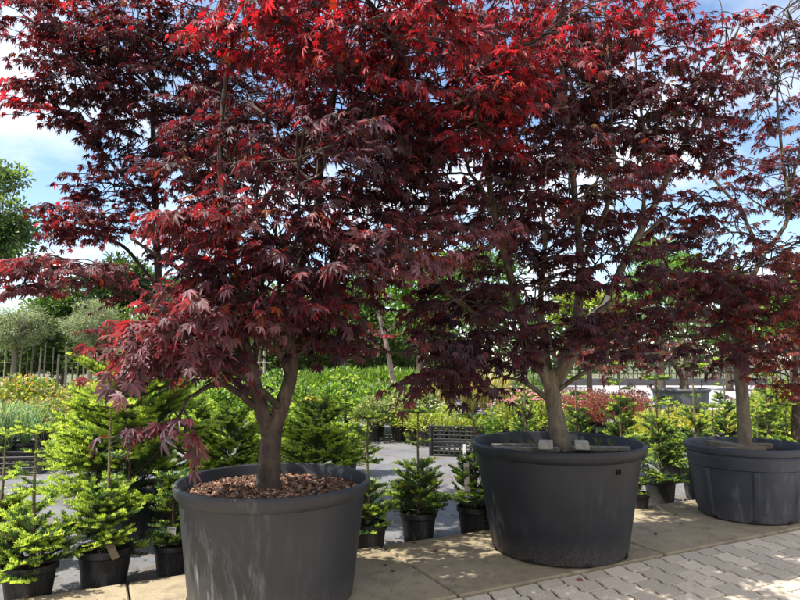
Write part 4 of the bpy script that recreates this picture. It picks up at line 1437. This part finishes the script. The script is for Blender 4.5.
# ------------------------------------------------------------------ background trees
def tree(name, label, group, u, Y, h, crown_c, crown_r, n, leaf, size, tints, w, trunk_r=.09, clumps=26, bark=(.07, .055, .04), cat='tree', lean=0.0, lift=True):
    if lift: crown_c = crown_c + .056 * Y - .245
    base = np.array(gx(u, Y))
    o = tag(empty(name, base), label, cat, group)
    tm, cm = MB(), MB()
    cc = np.array((lean, 0, crown_c)); cr = np.array(crown_r)
    stem_top = np.array((lean * .6, 0, max(crown_c - cr[2] * .55, .3)))
    tm.tube(smooth_path([(0, 0, -.05), stem_top * (.4, 1, .5), stem_top], 8), np.linspace(trunk_r, trunk_r * .6, 9)[:len(smooth_path([(0, 0, -.05), stem_top * (.4, 1, .5), stem_top], 8))], 8, bark, .06)
    P, Dr = [], []
    per = n // clumps
    for k in range(clumps):
        q = norm(RG.normal(size=3)) * RG.uniform(.35, 1) ** .5
        c = cc + q * cr * .78
        tm.tube(smooth_path([stem_top * (1, 1, .96), (stem_top + c) / 2 + (0, 0, .1 * cr[2]), c], 6), np.linspace(trunk_r * .35, trunk_r * .08, 7)[:7], 5, bark, cap=False)
        rr = cr * RG.uniform(.22, .42)
        d = norm(RG.normal(size=(per, 3))) * (RG.random((per, 1)) ** .5)
        P.append(c + d * rr * (1, 1, .8)); Dr.append(d + q * .5)
    P = np.concatenate(P); Dr = np.concatenate(Dr)
    m = len(P)
    D = norm(Dr + RG.normal(scale=.6, size=(m, 3)) + (0, 0, -.1))
    Nn = RG.normal(scale=.6, size=(m, 3)) + (0, 0, 1)
    cm.instances(*leaf, frames(D, Nn) * (size * RG.uniform(.6, 1.3, m))[:, None, None], P, pick_tints(tints, w, m, .22))
    tm.build('trunk', M_TWIG, o, smooth=True); cm.build('crown', M_GREEN, o)
    return o


OLV = [(.16, .19, .125), (.23, .26, .18), (.095, .125, .07)]
DKG = [(.035, .07, .02), (.055, .095, .025), (.025, .05, .018)]
MDG = [(.06, .11, .025), (.09, .16, .03), (.04, .08, .02)]
BRG = [(.10, .20, .03), (.16, .27, .04), (.06, .13, .025)]
ol = tree('olive_tree', 'grey green olive tree with a pale forked trunk, right of the olives at the left', 'olive trees at the left', 88, 21, 3, 2.5, (1.15, 1.05, .9), 9000, LEAF_LANCE, .115, OLV, [3, 3, 2], .11, 44, (.22, .19, .15), lift=False)
tree('olive_tree', 'grey green olive tree at the left edge with its crown cut by the frame', 'olive trees at the left', 12, 21.4, 3, 2.45, (1.2, 1.05, .92), 9000, LEAF_LANCE, .115, OLV, [3, 3, 2], .12, 44, (.14, .12, .09), lift=False)
tree('olive_tree', 'grey green olive tree behind the low maple branch at left', 'olive trees at the left', 158, 22.5, 3, 2.4, (1.15, 1.05, .85), 7500, LEAF_LANCE, .115, OLV, [3, 3, 2], .1, 40, (.16, .14, .1), lift=False)
tree('leafy_tree', 'tall tree at the left edge with a yellow green top against the sky', 'trees beyond the nursery', -10, 24, 8, 5.6, (1.7, 1.7, 2.6), 6500, LEAF_OVAL, .20, [(.14, .19, .07), (.08, .13, .05), (.05, .09, .04)], [3, 3, 2], .14, 30)
tree('leafy_tree', 'dark green tree rising behind the olive crowns', 'trees beyond the nursery', 118, 26, 6, 3.3, (1.9, 1.6, 1.3), 6500, LEAF_OVAL, .20, DKG, [3, 3, 2], .16, 32)
tree('leafy_tree', 'mid green tree behind the olive crowns, left of the dark one', 'trees beyond the nursery', 62, 32, 6, 2.6, (2.2, 1.6, 1.3), 5000, LEAF_OVAL, .22, MDG, [3, 3, 2], .16, 28)
tree('leafy_tree', 'light green tree behind the pale rail fence', 'trees beyond the nursery', 345, 22, 6, 2.3, (1.9, 1.5, 1.5), 6000, LEAF_OVAL, .17, MDG, [3, 4, 2], .13, 30)
tree('leafy_tree', 'bright green tree seen past the leaning pale stem', 'trees beyond the nursery', 420, 20, 6, 2.6, (1.5, 1.4, 1.5), 6500, LEAF_OVAL, .16, BRG, [3, 3, 2], .12, 30)
tree('leafy_tree', 'dark green tree seen between the front maples', 'trees beyond the nursery', 480, 28, 7, 3.3, (2.4, 1.8, 2.2), 7000, LEAF_OVAL, .2, MDG, [2, 3, 3], .15, 32)
tree('leafy_tree', 'bright green ash like tree seen right of the middle maple', 'trees beyond the nursery', 662, 17, 6, 2.9, (1.35, 1.2, 1.25), 6000, LEAF_LANCE, .2, BRG, [3, 3, 2], .12, 30)
tree('leafy_tree', 'yellow green low tree seen between the stems of the middle maple', 'trees beyond the nursery', 590, 19, 4, 1.9, (1.5, 1.2, 1.0), 5500, LEAF_OVAL, .15, [(.20, .25, .03), (.13, .19, .03), (.28, .30, .05)], [3, 3, 1], .1, 28)
tree('leafy_tree', 'dense green tree beyond the railing at right', 'trees beyond the nursery', 730, 26, 6, 2.4, (2.5, 1.6, 1.7), 6500, LEAF_OVAL, .2, MDG, [3, 3, 2], .15, 30)
tree('leafy_tree', 'green tree beyond the railing at the right edge', 'trees beyond the nursery', 810, 24, 6, 2.2, (2.2, 1.6, 1.6), 6000, LEAF_OVAL, .2, BRG, [1, 3, 3], .15, 30)
tree('leafy_tree', 'green tree seen under the left maple crown', 'trees beyond the nursery', 240, 26, 6, 2.5, (2.6, 1.6, 1.5), 6500, LEAF_OVAL, .2, MDG, [3, 3, 2], .15, 30)
tree('leafy_tree', 'dark tree on the far side left of the middle', 'trees beyond the nursery', 180, 34, 6, 2.8, (2.8, 1.8, 1.8), 5500, LEAF_OVAL, .24, DKG, [3, 3, 2], .16, 28)
# far-off wood closing the horizon
mb = MB()
m = 26000
X = RG.uniform(-75, 85, m); top = 3.0 + 1.3 * np.sin(X * .21) + .9 * np.sin(X * .53 + 1) + .5 * np.sin(X * 1.3)
Z = RG.random(m) ** .8 * (top + 3.2)
P = np.column_stack([X, 62 + RG.uniform(-2.5, 2.5, m), Z - .1])
mb.instances(*LEAF_OVAL, frames(RG.normal(size=(m, 3)), RG.normal(size=(m, 3)) + (0, -.6, .6)) * RG.uniform(.4, .9, m)[:, None, None], P, pick_tints(DKG + MDG, [2, 3, 1, 2, 2, 1], m, .2))
tag(mb.build('far_woods', M_GREEN), 'dark line of distant woods along the horizon', 'woods', kind='stuff')

# fallen leaves and crumbs on the fabric and slabs
mb = MB()
n_ = 2600
a_ = RG.uniform(-4, 9, n_); b_ = -.03 - RG.exponential(.45, n_)
P = np.array([sn(a, b, BED_Z + .004) for a, b in zip(a_, b_)])
mb.instances(*LEAF_OVAL, frames(RG.normal(size=(n_, 3)) * (1, 1, .1), RG.normal(scale=.25, size=(n_, 3)) + (0, 0, 1)) * (.006 + .034 * RG.random(n_) ** 3)[:, None, None], P + (0, 0, .004), pick_tints([(.12, .07, .04), (.22, .06, .05), (.06, .04, .03), (.25, .18, .12)], [4, 1, 3, 1.5], n_, .3))
n_ = 700
a_ = RG.uniform(-4, 7, n_); b_ = RG.uniform(.02, 1.6, n_)
P = np.array([sn(a, b, .016 if b < .95 else .006) for a, b in zip(a_, b_)])
mb.instances(*LEAF_OVAL, frames(RG.normal(size=(n_, 3)) * (1, 1, .1), RG.normal(scale=.25, size=(n_, 3)) + (0, 0, 1)) * RG.uniform(.005, .016, n_)[:, None, None], P + (0, 0, .002), pick_tints([(.10, .07, .04), (.05, .04, .03), (.2, .15, .1)], [3, 3, 1], n_, .3))
n_ = 46
a_ = RG.uniform(-3, 6, n_); b_ = RG.uniform(-1.2, 1.4, n_)
P = np.array([sn(a, b, BED_Z + .012 if b < 0 else .022 if b < .95 else .010) for a, b in zip(a_, b_)])
mb.instances(LEAF_C[0], LEAF_C[1], frames(RG.normal(size=(n_, 3)) * (1, 1, .05), RG.normal(scale=.2, size=(n_, 3)) + (0, 0, 1)) * RG.uniform(.02, .042, n_)[:, None, None], P, pick_tints([(.10, .03, .03), (.16, .06, .05), (.10, .06, .04)], [3, 2, 2], n_, .3))
tag(mb.build('leaf_litter', M_CHIP), 'brown and red leaf litter on the grey ground between the pots', 'leaf litter', kind='stuff')
